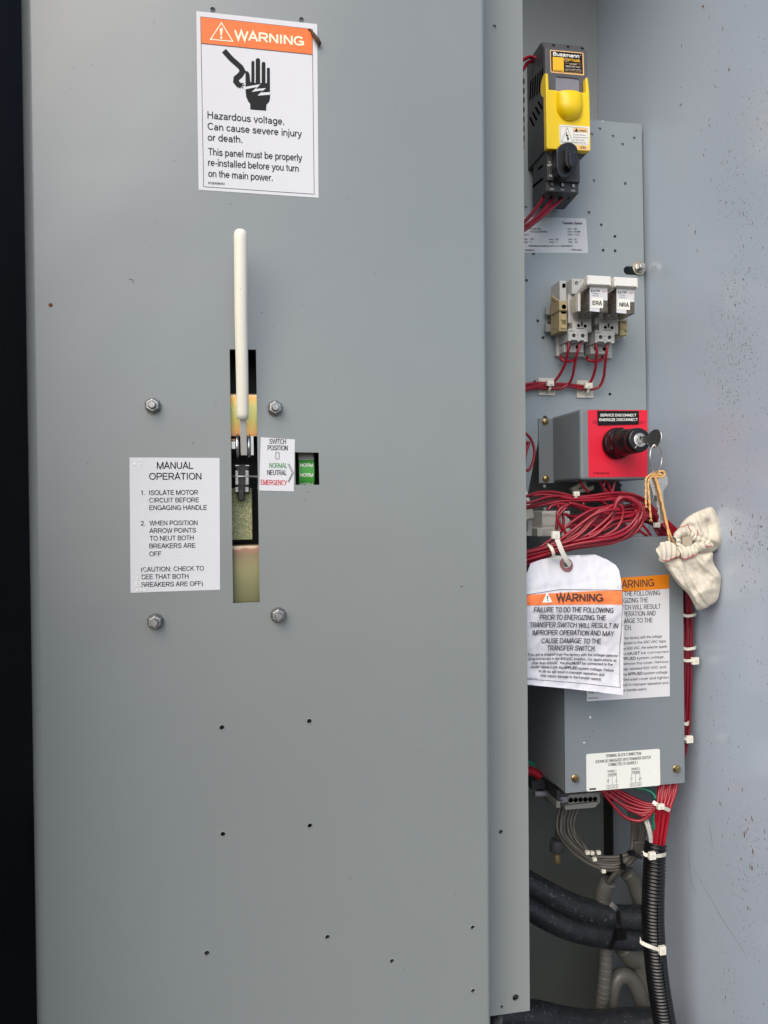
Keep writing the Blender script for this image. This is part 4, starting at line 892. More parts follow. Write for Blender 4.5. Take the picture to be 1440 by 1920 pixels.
m = MB(); YD = YSV-.0004; m.prism([W(Z5(*p), YD) for p in ((682, 138), (1218, 138), (1218, 740), (690, 744))], (0, .0003, 0), REDP); rp = m.build('red_plate', sv)
m = MB(); m.text('EN', SZ(97, 275), SZ(157, 275), 6, YD-.0002, INKD); m.text('ECT', SZ(796, 277), SZ(880, 279), 6, YD-.0002, INKD); m.text('8166A25H08', SZ(103, 1034), SZ(338, 1034), 4.4, YD-.0002, INKD, .012); m.build('lettering', rp)
m = MB(); m.prism([W(Z5(*p), YD-.0012) for p in ((770, 145), (1142, 146), (1142, 266), (776, 276))], (0, .0011, 0), INK); m.text('SERVICE DISCONNECT', SZ(203, 166), SZ(748, 166), 5.2, YD-.0014, INKW, .014); m.text('ENERGIZE DISCONNECT', SZ(188, 236), SZ(768, 232), 5.2, YD-.0014, INKW, .014); m.build('tape_label', rp)
kc = W(Z5(935, 442), YSV); kf = W(Z5(1152, 408), YSV-.053)
ax = (kf-kc); ax.normalize(); r1 = .0192
ksm = MB().lathe(kc, (0, -1, 0), [(r1, .0006), (r1*1.02, .003), (r1, .006), (r1*.93, .0085)], BLACK, 40).lathe(kc, (0, -1, 0), [(r1*.99, .0085), (r1*1.0, .010), (r1*.99, .0155), (r1*.9, .0175)], BLACK, 6, False)
ks = ksm.build('switch_bezel', sv, .0008)
L_ = (kf-kc).length
m = MB().lathe(kc, ax, [(.0158, .012), (.0166, .018), (.0158, .021), (.0153, .024), (.0150, L_-.012), (.0146, L_-.011), (.0149, L_-.010), (.0146, L_-.003), (.0138, L_-.0008), (.0125, L_)], BLACK, 40)
bar = m.build('switch_barrel', sv)
m = MB().lathe(kf-ax*.0001, ax, [(.0082, 0), (.0082, .0009), (.0074, .0012), (.0072, .0005)], STEEL, 30); m.lathe(kf, ax, [(.0045, .0004), (.0044, .0014)], ZINCD, 20); m.box(kf.x-.0006, kf.x+.0006, kf.y-.0024, kf.y-.0016, kf.z-.004, kf.z+.004, VOID); m.build('lock_face', bar)
p = kf+Vector((-.007, -.0006, -.0098)); MB().tube([p, p+Vector((.0024, 0, .0028))], .0003, INKW, 5).build('index_mark', bar)

# key in the lock, ring and hanging key
def cyc(c, u, v, r1, r2, n=28): return [c+u*math.cos(2*math.pi*k/n)*r1+v*math.sin(2*math.pi*k/n)*r2 for k in range(n)]
ku = Vector((.32, -.94, .0)).normalized(); kz = Vector((0.12, .0, .99)).normalized(); kb = kf+ku*.0205+Vector((.001, 0, 0))
ky = thing('lock_key', 'round headed steel key sitting in the black key switch', 'key', kf)
nrm = ku.cross(kz).normalized(); th = nrm*.0026
m = MB(); m.prism([p-th/2 for p in cyc(kb, ku, kz, .0105, .0108)], th, STEEL, True); m.build('key_head', ky, .0007)
m = MB(); m.prism([kf+kz*.0035-th/2, kf-kz*.0035-th/2, kb-ku*.009-kz*.0045-th/2, kb-ku*.009+kz*.0045-th/2], th, STEEL); m.build('key_blade', ky)
rc = W(SZ(1040, 785), kb.y+.002); ru = Vector((.83, .56, 0)).normalized()
m = MB(); m.tube(cyc(rc, ru, Vector((.02, 0, 1)).normalized(), .0150, .0158, 40), .0006, STEEL, 8, True); m.tube([p+Vector((.0008, .0012, 0)) for p in cyc(rc, ru, Vector((.03, 0, 1)).normalized(), .0148, .0156, 40)], .0006, STEEL, 8, True)
tag(m.build('key_ring'), 'thin steel split ring hanging from the key in the lock', 'key ring')
YK = .093
hk = thing('hanging_key', 'steel key hanging from the ring with tan string around its bow', 'key', W(SZ(1120, 1760), YK))
m = MB(); m.prism([W(SZ(x, y), YK-.0010) for x, y in ((945, 1060), (960, 1015), (1010, 985), (1080, 978), (1150, 990), (1200, 1040), (1225, 1110), (1222, 1180), (1195, 1235), (1160, 1270), (1150, 1310), (990, 1310), (975, 1260), (950, 1180))], (0, .002, 0), STEEL); m.build('key_head', hk, .0004)
m = MB(); m.prism([W(SZ(x, y), YK-.0011) for x, y in ((990, 1305), (1150, 1305), (1150, 1400), (1162, 1470), (1160, 1760), (1125, 1765), (1075, 1730), (1090, 1680), (1065, 1620), (1075, 1570), (1050, 1520), (1055, 1470), (1010, 1440))], (0, .0019, 0), STEEL); m.poly([SZ(1012, 1350), SZ(1052, 1350), SZ(1056, 1445), SZ(1016, 1442)], YK-.0013, CHAR); m.poly([SZ(1100, 1330), SZ(1115, 1330), SZ(1128, 1740), SZ(1110, 1740)], YK-.0013, ZINCD); m.build('key_blade', hk, .0002)
m = MB(); m.line([SZ(960, 1238), SZ(1195, 1218)], .8, YK-.0013, ZINCD); m.text('1620', SZ(990, 1195), SZ(1130, 1185), 3, YK-.0013, ZINCD, .01); m.build('stamping', hk)
# string tied to the key
def rope(mb, pts, r): mb.tube(pts, r, STRING, 9); off_ = pts; 
m = MB(); YQ = YK-.004
def strand(pts, r=.0011, zf=SZ):
    q = cr(path(zf, pts, YQ), 8); t = Vector((0, 0, 1)); k = 0
    for ph in (0, math.pi):
        vs = []
        for i, p in enumerate(q):
            a_ = ph+i*.55; d_ = (q[min(i+1, len(q)-1)]-q[max(i-1, 0)]).normalized(); s1 = d_.cross(Vector((0, 1, 0))).normalized()
            vs.append(p+s1*math.cos(a_)*r*.5+Vector((0, 1, 0))*math.sin(a_)*r*.5)
        m.tube(vs, r*.72, STRING, 7)
strand([(1010, 1045), (960, 1040), (910, 1075), (885, 1130), (888, 1250), (885, 1380), (892, 1500)]); strand([(1020, 1060), (970, 1075), (935, 1120), (925, 1220), (940, 1400), (950, 1560), (965, 1700)])
strand([(1000, 1030), (1060, 1000), (1130, 985), (1170, 1015), (1160, 1060), (1110, 1075), (1050, 1065), (1010, 1050)], .0012); strand([(990, 1040), (1070, 1030), (1130, 1045)], .0012)
strand([(1020, 1070), (1055, 1160), (1110, 1380), (1160, 1600), (1215, 1860), (1240, 2020), (1250, 2165)], .0011)
strand([(1030, 1065), (1075, 1180), (1130, 1420), (1180, 1640), (1235, 1880), (1310, 2050), (1390, 2190)], .0009)
for x, y in ((893, 1515), (966, 1715)):
    for k in range(9): p = W(SZ(x, y-20), YQ); q = W(SZ(x+random.uniform(-34, 34), y+random.uniform(15, 38)), YQ+random.uniform(-.001, .001)); m.tube([p, (p+q)/2, q], .0005, STRING, 5)
tag(m.build('cotton_string'), 'tan cotton string tied to the hanging key and the small cloth bag', 'string')
# ------------------------------------------------------------ little cloth bag on the string
bag = thing('cloth_bag', 'crumpled cream cotton drawstring bag with red stitching', 'bag', W(BZ(900, 1800), .085))
def pdist(p, poly):
    best = 1e9
    for (ax, ay), (bx, by) in zip(poly[:-1], poly[1:]):
        dx, dy = bx-ax, by-ay; t = max(0, min(1, ((p[0]-ax)*dx+(p[1]-ay)*dy)/(dx*dx+dy*dy))); best = min(best, math.hypot(p[0]-ax-dx*t, p[1]-ay-dy*t))
    return best
def lobe(outline, ctr, Y, thick, seed, folds):
    b_ = cr([Vector((*p, 0)) for p in outline], 7, True); M = len(b_); K = 30; c = Vector((*ctr, 0)); m = MB(); vs = []
    for side in (-1, 1):
        for k in range(K+1):
            s_ = k/K
            for i, q in enumerate(b_):
                p = c+(q-c)*s_; t = max(0, 1-s_**3.2)**.6
                nz = .5*noise.noise(Vector((p.x*.005+seed, p.y*.005, side*3)))+.06*noise.noise(Vector((p.x*.013+seed, p.y*.013, side)))+.012*noise.noise(Vector((p.x*.05, p.y*.05, seed)))
                y = Y+side*thick*t*(1+nz)
                if side < 0:
                    for poly, amp, wd in folds: y -= amp*math.exp(-(pdist((p.x, p.y), poly)/wd)**2)*min(1, (1-s_)*5+.25)
                vs.append(W(BZ(p.x, p.y), y+.0004*noise.noise(Vector((p.x*.02, p.y*.02, seed)))))
    fs = []
    for sd_ in (0, 1):
        o_ = sd_*(K+1)*M
        for k in range(K):
            for i in range(M): j = (i+1) % M; fs.append([o_+k*M+i, o_+k*M+j, o_+(k+1)*M+j, o_+(k+1)*M+i])
    m.idx(vs, fs, CLOTH, True); return m
m = lobe([(500, 850), (560, 760), (640, 650), (750, 570), (880, 515), (955, 488), (1010, 500), (1075, 620), (1132, 755), (1145, 880), (1115, 990), (1020, 1055), (860, 1130), (760, 1030), (620, 920)], (850, 820), .088, .010, 3.3,
         [([(640, 660), (790, 690), (850, 830)], .0032, 38), ([(800, 570), (850, 720), (900, 830)], -.0034, 26), ([(940, 680), (965, 800), (950, 900)], -.0030, 30), ([(1000, 520), (1060, 700), (1090, 900)], .0028, 40), ([(880, 560), (930, 620)], .002, 30), ([(1000, 900), (1100, 960)], .0024, 30)]); m.build('pouch_fold', bag)
m = lobe([(300, 1100), (330, 1180), (375, 1215), (440, 1315), (560, 1480), (690, 1610), (760, 1740), (795, 1805), (850, 1806), (940, 1770), (1060, 1690), (1095, 1560), (1112, 1420), (1100, 1350), (1010, 1190), (1000, 1070), (860, 1080), (700, 1060), (560, 1070), (400, 1080)], (800, 1390), .080, .010, 8.1,
         [([(620, 1130), (690, 1380), (760, 1530), (930, 1768)], -.0026, 15), ([(575, 1150), (650, 1390), (720, 1560), (860, 1780)], .0020, 28), ([(820, 1130), (900, 1260), (1000, 1320), (1090, 1390)], .0046, 42), ([(850, 1100), (950, 1220), (1050, 1300)], -.0040, 34), ([(700, 1230), (850, 1380), (1000, 1480)], -.0018, 36), ([(430, 1230), (520, 1380), (640, 1540)], .0014, 30), ([(780, 1620), (900, 1560), (1060, 1540)], .0016, 40), ([(470, 1180), (500, 1260)], -.0016, 16), ([(540, 1160), (560, 1250)], .0014, 14)]); m.build('pouch_body', bag)
def frill(mb, base, top, Y, pleats, amp, seed, bulge=.003):   # gathered hem: pleats open towards the free edge
    bq = cr(path(BZ, base, Y), 12); tq = cr(path(BZ, top, Y), 12); N = 90; K = 8; vs = []; fs = []
    def at(q, u): f = u*(len(q)-1); i = min(int(f), len(q)-2); return q[i].lerp(q[i+1], f-i)
    for i in range(N+1):
        u = i/N; p0, p1 = at(bq, u), at(tq, u); tg = (at(bq, min(1, u+.02))-at(bq, max(0, u-.02))).normalized()
        ph = pleats*6.283*u+1.6*noise.noise(Vector((u*5, seed, 0)))+seed; a_ = amp*(.75+.6*noise.noise(Vector((u*7, seed, 3))))
        for k in range(K+1):
            v = k/K; p = p0.lerp(p1, v*(1+.16*noise.noise(Vector((u*9, seed, 7)))))
            w_ = math.sin(ph+.5*noise.noise(Vector((u*6, v*2, seed)))); g_ = .45+.55*v
            vs.append(p+Vector((0, -bulge*math.sin(math.pi*min(1, v*.9+.08))-a_*g_*(abs(w_)**.7*(1 if w_ > 0 else -1)), 0))+tg*(a_*.7*g_*math.cos(ph)))
    for i in range(N):
        for k in range(K): fs.append([i*(K+1)+k, (i+1)*(K+1)+k, (i+1)*(K+1)+k+1, i*(K+1)+k+1])
    mb.idx(vs, fs, CLOTH, True)
m = MB()
frill(m, [(300, 1150), (330, 1185), (420, 1180), (500, 1145), (580, 1120)], [(262, 1050), (330, 950), (430, 925), (520, 965), (575, 1040)], .0690, 5.5, .0022, 1.)
frill(m, [(592, 1135), (640, 1160), (720, 1130), (805, 1090)], [(545, 1010), (620, 985), (710, 1000), (790, 1000)], .0675, 4.5, .0020, 2.)
frill(m, [(500, 860), (560, 775), (640, 735), (720, 775), (780, 850)], [(560, 930), (600, 880), (650, 850), (700, 870), (730, 910)], .0765, 5.5, .0020, 4.)
frill(m, [(770, 830), (830, 860), (920, 900), (1000, 960)], [(720, 900), (800, 940), (880, 960), (950, 1010)], .0745, 4.5, .0020, 5.)
frill(m, [(700, 1090), (800, 1060), (880, 1030), (970, 1000)], [(690, 990), (760, 950), (850, 930), (960, 930)], .0730, 4.5, .0019, 6.)
frill(m, [(540, 870), (530, 950), (580, 1050)], [(600, 880), (610, 950), (640, 1000)], .0735, 3, .0018, 8.)
m.build('gathered_mouth', bag)
m = MB(); q = W(BZ(672, 930), .0735); m.lathe(q, (0, -1, .1), [(.0062, -.004), (.0062, .001)], CLOTHD, 16); m.build('mouth_opening', bag)
m = MB()
for pts, Y in (([(355, 1165), (420, 1175), (500, 1140), (578, 1118)], .0655), ([(600, 1135), (640, 1155), (720, 1125), (800, 1090)], .0645), ([(555, 755), (610, 735), (680, 715), (700, 760), (730, 800)], .0735), ([(800, 780), (815, 820), (800, 850)], .073), ([(915, 975), (945, 995), (990, 985)], .0665)):
    q = cr(path(BZ, pts, Y), 8); m.tube([p+Vector((0, 0, .0003*math.sin(i*1.9))) for i, p in enumerate(q)], .00042, THREAD, 6)
m.build('stitching', bag)

# ------------------------------------------------------------ transformer cover
YC = .11
tlp = W((1000, 1006), YC); brq = W((1283, 1478), YC); xcl = W((1059, 1400), YC).x; xcr = W((1282.5, 1300), YC).x; zct = W((1240, 1006), YC).z
zbl = W((1060, 1487), YC).z; zbr = W((1283, 1468), YC).z
cv = thing('transformer_cover', 'grey steel box cover carrying an amber warning sticker and terminal diagram', 'cover', ((xcl+xcr)/2, YC+.06, zbl))
zb0 = (zbl+zbr)/2
m = MB(); m.prism([(xcl, YC, zb0), (xcr, YC, zb0), (xcr, YC, zct), (xcl, YC, zct)], (0, .0014, 0), COVERM)
m.prism([(xcl, YC+.0005, zb0+.0005), (xcl, YP-.014, zb0+.0005), (xcl, YP-.014, zct), (xcl, YC+.0005, zct)], (.0014, 0, 0), COVERM)
m.prism([(xcl+.001, YC+.0005, zct-.0003), (xcr, YC+.0005, zct-.0003), (xcr, YC+.022, zct-.0003), (xcl+.001, YC+.022, zct-.0003)], (0, 0, -.0014), COVERM)
m.prism([(xcr, YC+.0005, zb0+.001), (xcr, YC+.04, zb0+.001), (xcr, YC+.04, zct), (xcr, YC+.0005, zct)], (-.0014, 0, 0), COVERM)
m.build('cover_shell', cv)
m = MB()
for x, y in ((1078, 1459), (1267.5, 1441)):
    c = W((x, y), YC); s = MB()
    pts = [(c.x+math.cos(t)*.0042, YC-.0002, c.z-.005+math.sin(t)*.0042) for t in [k*.4 for k in range(16)]]
    s.tube(pts, .0003, CHARL, 5, True); s.lathe(c, (0, -1, 0), [(.0046, .0003), (.0046, .0011), (.0034, .0013)], BRASS, 22).lathe(c, (0, -1, 0), [(.0037, .0012), (.0037, .0042), (.003, .005)], BRASS, 6, False)
    s.line([(x-3, y+3), (x+3, y-3)], 1, YC-.0052, INKB); s.build('screw', cv)
for pts in ([B3(549, 165), B3(556, 160), B3(563, 168), B3(560, 180), B3(552, 178)], [B3(500, 352), B3(512, 346), B3(525, 347), B3(512, 355)]): m.poly(pts, YC-.0002, CHIP)
for x, y in ((553, 306), (533, 337), (572, 268)): m.disc(B3(x, y), .0006, YC-.0002, INKG, 8)
m.build('paint_chips', cv)
m = MB(); sticker(m, [(1100, 1088), (1254.5, 1077), (1256, 1305.5), (1100.5, 1315)], YC, PAPER); ws = m.build('warning_sticker', cv); ws['label'] = 'white sticker with amber header behind the paper tag'
YD = YC-.0004; m = MB(); m.poly([(1100, 1088), (1254.5, 1077), (1254.7, 1103.5), (1100, 1115)], YD, INKO2); m.text('WARNING', B2(722, 240), B2(1012, 224), 15, YD-.0002, INKB, .005); m.build('header_band', ws)
m = MB()
for s_, xe, y, h in (('FAILURE TO DO THE FOLLOWING', 1053, 287, 9.8), ('PRIOR TO ENERGIZING THE', 968, 338, 9.8), ('TRANSFER SWITCH WILL RESULT', 1057, 384, 9.8), ('IN IMPROPER OPERATION AND', 1020, 432, 9.8), ('MAY CAUSE DAMAGE TO THE', 1000, 481, 9.8), ('TRANSFER SWITCH.', 852, 535, 9.8)):
    xs_ = 545; m.text(s_, B2(xs_, y+.03*(xe-xs_)), B2(xe, y), h, YD, INKG)
for s_, xe, y in (('This unit is shipped from the factory with the voltage', 1065, 588), ('selector spades connected to the 600 VAC taps.', 1098, 622), ('For applications other than 600 VAC, the selector spade', 1102, 660), ('of the transformers|*MUST|be connected', 1110, 697), ('to the tap for the|*APPLIED|system voltage.', 1085, 734), ('Loosen screws and remove this cover. Remove', 1110, 768), ('the spade from the tap labeled 600 VAC and', 1093, 806), ('connect the tap with the|*APPLIED|system voltage.', 1112, 842), ('of the transformer. Reinstall cover and tighten', 1113, 880), ('screws. Failure will result in improper operation and', 1110, 918), ('may cause damage to the transfer switch.', 962, 963)):
    m.rich(s_.split('|'), B2(545, y+.055*(xe-545)), B2(xe, y), 5.6, YD, INKG)
m.text('8B0256AH02', B2(540, 1026), B2(612, 1022), 3, YD, INKG); m.build('lettering', ws)
m = MB(); m.prism([W(p, YC-.0003) for p in rr([B3(527, 432), B3(1050, 394), B3(1054, 654), B3(530, 698)], 4)], (0, .0003, 0), OFFW); tlb = m.build('terminal_diagram', cv)
YD = YC-.0005; m = MB()
for s_, a, b, h in (('TERMINAL BLOCK CONNECTION', (665, 455), (917, 436), 6), ('SHOWN DE ENERGIZED WITH TRANSFER SWITCH', (593, 497), (985, 464), 6), ('CONNECTED TO SOURCE 1', (685, 518), (893, 501), 6), ('SOURCE 1', (678, 563), (740, 558), 4.6), ('POSITION', (682, 586), (743, 581), 4.6), ('SOURCE 2', (847, 546), (908, 541), 4.6), ('POSITION', (850, 569), (908, 565), 4.6)):
    m.text(s_, B3(*a), B3(*b), h, YD, INKG)
for x, y, ns in ((683, 588, '345'), (849, 572, '678')):
    nc_ = 2 if ns == '678' else 0
    m.line([B3(x, y+22 if not nc_ else y+30), B3(x, y+2), B3(x+60, y-3), B3(x+60, y+24)], .55, YD, INKG); m.line([B3(x+29, y), B3(x+29, y+64)], .55, YD, INKG)
    for xx, nc2 in ((x, ns == '345'), (x+60, ns == '678')):
        m.line([B3(xx-9, y+30), B3(xx+9, y+29)], .6, YD, INKG); m.line([B3(xx-9, y+40), B3(xx+9, y+39)], .6, YD, INKG); m.line([B3(xx, y+40), B3(xx, y+62)], .55, YD, INKG); m.line([B3(xx, y+20), B3(xx, y+30)], .55, YD, INKG)
        if nc2: m.line([B3(xx-9, y+44), B3(xx+10, y+25)], .6, YD, INKG)
    for k in range(3):
        xx, yy = x+k*29, y+66-k*2; m.line([B3(xx-11, yy), B3(xx+11, yy-1), B3(xx+11, yy+22), B3(xx-11, yy+23)], .6, YD, INKG, True); m.text(ns[k], B3(xx-4, yy+18), B3(xx+4, yy+18), 3.2, YD, INKG)
m.poly([B3(550, 676), B3(597, 672), B3(597, 684), B3(550, 688)], YD, INKG); m.build('lettering', tlb)

# ------------------------------------------------------------ paper tag tied to the wire loop
YT = .066
zt0 = W(B2(430, 20), YT).z; xt0 = W(B2(430, 500), YT).x
def bend(v):                          # creased paper: curls at the top, ripples down the sheet
    h = (v.z-zt0)/.115; x = (v.x-xt0)/.05
    y = .010*math.exp(-((h+.02)*5)**2)-.004*x*x+.0035*math.sin(h*5.2+.6)+.0016*noise.noise(Vector((v.x*60, v.z*42, 2)))+.0009*noise.noise(Vector((v.x*150, v.z*130, 5)))
    y += .0012*max(0, 1-abs(v.z-zt0+.030-.10*(v.x-xt0))/.006)
    return Vector((v.x, v.y+y, v.z))
to_ = [B2(60, 205), B2(93, 165), B2(150, 66), B2(230, 40), B2(355, 12), B2(620, 3), B2(700, 38), B2(752, 75), B2(765, 110), B2(768, 400), B2(774, 990), B2(420, 955), B2(60, 915)]
tg = thing('paper_tag', 'creased white paper warning tag hanging from the red wire loop', 'tag', W(B2(430, 955), YT))
m = MB(); ox = [(W(p, YT).x, W(p, YT).z) for p in to_]; hole = circ(B2(413, 75), .0030, YT, 18)
from mathutils.geometry import delaunay_2d_cdt
gx = [Vector(p) for p in ox]+[Vector(p) for p in hole]; no, nh = len(ox), len(hole)
def inside(p, poly):
    c = False; j = len(poly)-1
    for i in range(len(poly)):
        if (poly[i][1] > p[1]) != (poly[j][1] > p[1]) and p[0] < (poly[j][0]-poly[i][0])*(p[1]-poly[i][1])/(poly[j][1]-poly[i][1])+poly[i][0]: c = not c
        j = i
    return c
xs0, xs1 = min(p[0] for p in ox), max(p[0] for p in ox); zs0, zs1 = min(p[1] for p in ox), max(p[1] for p in ox)
for i in range(66):
    for j in range(90):
        p = (xs0+(xs1-xs0)*(i+.5)/66, zs0+(zs1-zs0)*(j+.5)/90)
        if inside(p, ox) and not inside(p, hole): gx.append(Vector(p))
r_ = delaunay_2d_cdt(gx, [(i, (i+1) % no) for i in range(no)]+[(no+i, no+(i+1) % nh) for i in range(nh)], [], 0, 1e-7)
tri = [f for f in r_[2] if inside(sum((r_[0][i] for i in f), Vector((0, 0)))/3, ox) and not inside(sum((r_[0][i] for i in f), Vector((0, 0)))/3, hole)]
vs = [bend(Vector((p.x, YT, p.y))) for p in r_[0]]
m.idx(vs, [list(f) for f in tri], CARD, True); m.build('tag_sheet', tg)
def decal(pp, m_, dy):                # print following the creases: a grid between four corners
    c4 = [W(p, YT) for p in pp]; d = MB(); nu, nv = 60, 16; vs = []
    for j in range(nv+1):
        for i in range(nu+1):
            u, v = i/nu, j/nv; q = (c4[0]*(1-u)+c4[1]*u)*(1-v)+(c4[3]*(1-u)+c4[2]*u)*v; q = bend(q); q.y -= dy; vs.append(q)
    return d.idx(vs, [[j*(nu+1)+i, j*(nu+1)+i+1, (j+1)*(nu+1)+i+1, (j+1)*(nu+1)+i] for j in range(nv) for i in range(nu)], m_, True)
def warp(dy):
    def f(v): q = bend(Vector((v.x, YT, v.z))); q.y -= dy; return q
    return f
decal([B2(70, 282), B2(755, 247), B2(757, 348), B2(70, 355)], INKO3, .0004).build('header_band', tg)
def polyline(mb, pp, w_, m_, dy):
    for a, b in zip(pp[:-1], pp[1:]):
        A, Bq = W(a, YT), W(b, YT); n = 24; d = (Bq-A).normalized(); q = Vector((-d.z, 0, d.x))*w_*px2m(YT)/2; vs = []
        for i in range(n+1):
            p = A+(Bq-A)*(i/n)
            for s_ in (q, -q): v = bend(p+s_); v.y -= dy; vs.append(v)
        mb.idx(vs, [[2*i, 2*i+1, 2*i+3, 2*i+2] for i in range(n)], m_, False)
m = MB(); polyline(m, [B2(70, 876), B2(105, 882), B2(757, 938), B2(757, 248), B2(330, 246), B2(70, 283)], .8, INKG, .0009)
for s_, a, b, h in (('FAILURE TO DO THE FOLLOWING', (137, 403), (698, 408), 10.3), ('PRIOR TO ENERGIZING THE', (182, 458), (652, 462), 10.3), ('TRANSFER SWITCH WILL RESULT IN', (108, 511), (735, 519), 10.3), ('IMPROPER OPERATION AND MAY', (133, 568), (712, 575), 10.3), ('CAUSE DAMAGE TO THE', (205, 627), (633, 632), 10.3), ('TRANSFER SWITCH.', (247, 681), (597, 684), 10.3),
                    ('This unit is shipped from the factory with the voltage selector', (103, 717), (747, 724), 5.6), ('plug connected in the 600VAC position. For applications at', (115, 746), (733, 757), 5.6), ('other than 600VAC, the plug|*MUST|be connected to the', (135, 777), (710, 787), 5.6), ('socket labeled with the|*APPLIED|system voltage. Failure', (130, 803), (718, 829), 5.6), ('to do so will result in improper operation and', (190, 835), (653, 860), 5.6), ('may cause damage to the transfer switch.', (203, 866), (633, 893), 5.6), ('8165A75H01', (103, 878), (180, 883), 2.4)):
    m.rich(s_.split('|'), B2(*a), B2(*b), h, YT, INKG, warp(.0011))
m.text('WARNING', B2(300, 328), B2(633, 329), 15.2, YT, INKB, .025, warp(.0011)); m.build('lettering', tg)
m = MB(); f = warp(.0009); A, Bb, Cc = [W(B2(*p), YT) for p in ((237, 264), (276, 335), (199, 336))]; n = 10
vs = []; ix = {}
for i in range(n+1):
    for j in range(n+1-i): ix[i, j] = len(vs); vs.append(f(A+(Bb-A)*(i/n)+(Cc-A)*(j/n)))
m.idx(vs, [[ix[i, j], ix[i+1, j], ix[i, j+1]] for i in range(n) for j in range(n-i)]+[[ix[i+1, j], ix[i+1, j+1], ix[i, j+1]] for i in range(n) for j in range(n-i-1)], INKW, False); f = warp(.0013)
m.face([f(W(B2(*p), YT)) for p in ((233, 290), (243, 290), (240, 312), (235, 312))], INK); m.face([f(W(B2(238+4*math.cos(k*.8), 321+4*math.sin(k*.8)), YT)) for k in range(8)], INK); m.build('alert_triangle', tg)
m = MB(); c = W(B2(412, 76), YT); vs = []
for r0 in (.0034, .0080):
    for k in range(28): q = bend(c+Vector((math.cos(k*2*math.pi/28)*r0*.97, 0, math.sin(k*2*math.pi/28)*r0))); q.y -= .0006; vs.append(q)
m.idx(vs, [[k, (k+1) % 28, 28+(k+1) % 28, 28+k] for k in range(28)], FIBRE, False); m.build('hole_reinforcement', tg)

# ------------------------------------------------------------ cable ties
def tie(lab, zf, pts, Y, head, hs=(40, 46), w_=.0036, group='nylon cable ties', mm=None, sub=5):
    q = cr(path(zf, pts, Y), sub); o = thing('cable_tie', lab, 'cable tie', q[-1], group)
    MB().strap(q, w_, .0010, mm or NYLON).build('band', o)
    if head:
        s = hs; p = W(zf(head[0], head[1]), head[2] if len(head) > 2 else Y-.002); k = hs[0]/2; sc = (p.y-CAM.y)/FPX
        sx = abs(W(zf(head[0]+s[0]/2, head[1]), p.y).x-p.x); sz = abs(W(zf(head[0], head[1]+s[1]/2), p.y).z-p.z)
        h = MB(); h.box(p.x-sx, p.x+sx, p.y-.0022, p.y+.0022, p.z-sz, p.z+sz, mm or NYLON); h.box(p.x-sx*.4, p.x+sx*.4, p.y-.0026, p.y-.0021, p.z-sz*.45, p.z+sz*.45, mm or IVORY); h.build('head', o, .0008)
    return o
tie('white cable tie around the upper red wire bundle, head on top', WZ, [(600, 205, .128), (598, 250, .1275), (588, 300, .130), (578, 318, .137)], .128, (602, 215, .128), (62, 50))
tie('long white cable tie holding the paper tag to the wires', WZ, [(375, 690, .056), (400, 760, .055), (450, 880, .056), (500, 970, .060), (530, 1010, .067), (535, 1025, .076)], .06, (368, 678, .056), (84, 82), .0052)
tie('white cable tie wrapped round the wire loop left of the paper tag', WZ, [(275, 790, .078), (305, 800, .066), (335, 850, .062), (350, 900, .064), (355, 935, .070)], .07, (360, 930, .070), (55, 30))
tie('small white cable tie under the hanging key', SZ, [(1110, 1740, .128), (1060, 1790, .122), (1010, 1800, .124)], .125, (1050, 1795, .120), (80, 72))

# ------------------------------------------------------------ red wires in the middle
random.seed(5)
GU = 'red wires of the upper bundle'
up = [[(-60, 262), (60, 235), (180, 200), (330, 195), (470, 220), (600, 250), (760, 240), (950, 212), (1120, 205), (1280, 235), (1400, 300)],
      [(-60, 250), (70, 240), (220, 225), (380, 240), (520, 270), (610, 272), (800, 262), (1000, 240), (1180, 238), (1330, 285), (1420, 350)],
      [(-60, 330), (90, 310), (240, 262), (400, 240), (540, 258), (640, 262), (840, 245), (1050, 222), (1230, 250), (1400, 330)],
      [(-60, 390), (110, 345), (260, 310), (420, 285), (560, 282), (660, 282), (860, 275), (1040, 268), (1200, 275), (1330, 330), (1430, 400)],
      [(-60, 400), (120, 362), (280, 330), (430, 300), (580, 292), (700, 292), (900, 285), (1080, 285), (1240, 310), (1400, 400)]]
TAIL = [(1500, 430), (1600, 520), (1700, 640), (1790, 760)]
for k, pts in enumerate(up):
    pp = [(x, y, .132+.004*math.sin(k*2+x*.004)+(.0 if x < 1200 else 0)) for x, y in pts]
    pp += [(1520+k*6, 430+k*26, .130), (1640-k*2, 530+k*26, .126), (1760-k*8, 660+k*22, .124), (1858-k*8, 850, .122), (1868-k*9, 1100, .122), (1880-k*12, 1450, .124), (1860-k*14, 1900, .130)]
    wire('red wire in the upper bundle, running right and down beside the transformer cover', WZ, pp, .132, .0017, group=GU)
for k in range(8):
    r0 = k
    pp = [(500+k*20, 470+k*14, .150), (760, 440+k*22, .146), (1050, 370+k*20, .142), (1290, 330+k*27, .136+.006*(k % 2)), (1420+k*4, 372+k*26, .134+.007*(k % 2)), (1560-k*6, 470+k*27, .130+.007*((k+1) % 2)), (1690-k*10, 590+k*29, .127+.006*(k % 2)), (1812-k*9, 790+k*20, .124+.004*(k % 2)), (1868-k*14, 1100, .124+.003*(k % 3)), (1896-k*17, 1500, .123+.003*(k % 3)), (1900-k*18+6*math.sin(k*2), 2000, .124), (1886-k*18, 2500, .124+.003*(k % 2)), (1862-k*17, 2950, .124+.002*(k % 3)), (1780-k*14, 3300, .126), (1680-k*14, 3560, .128)]
    wire('red wire in the vertical bundle between the transformer cover and the side wall', WZ, pp, .13, .00175, REDD, group='red wires beside the transformer cover')
GL = 'red wires of the looped bundle'
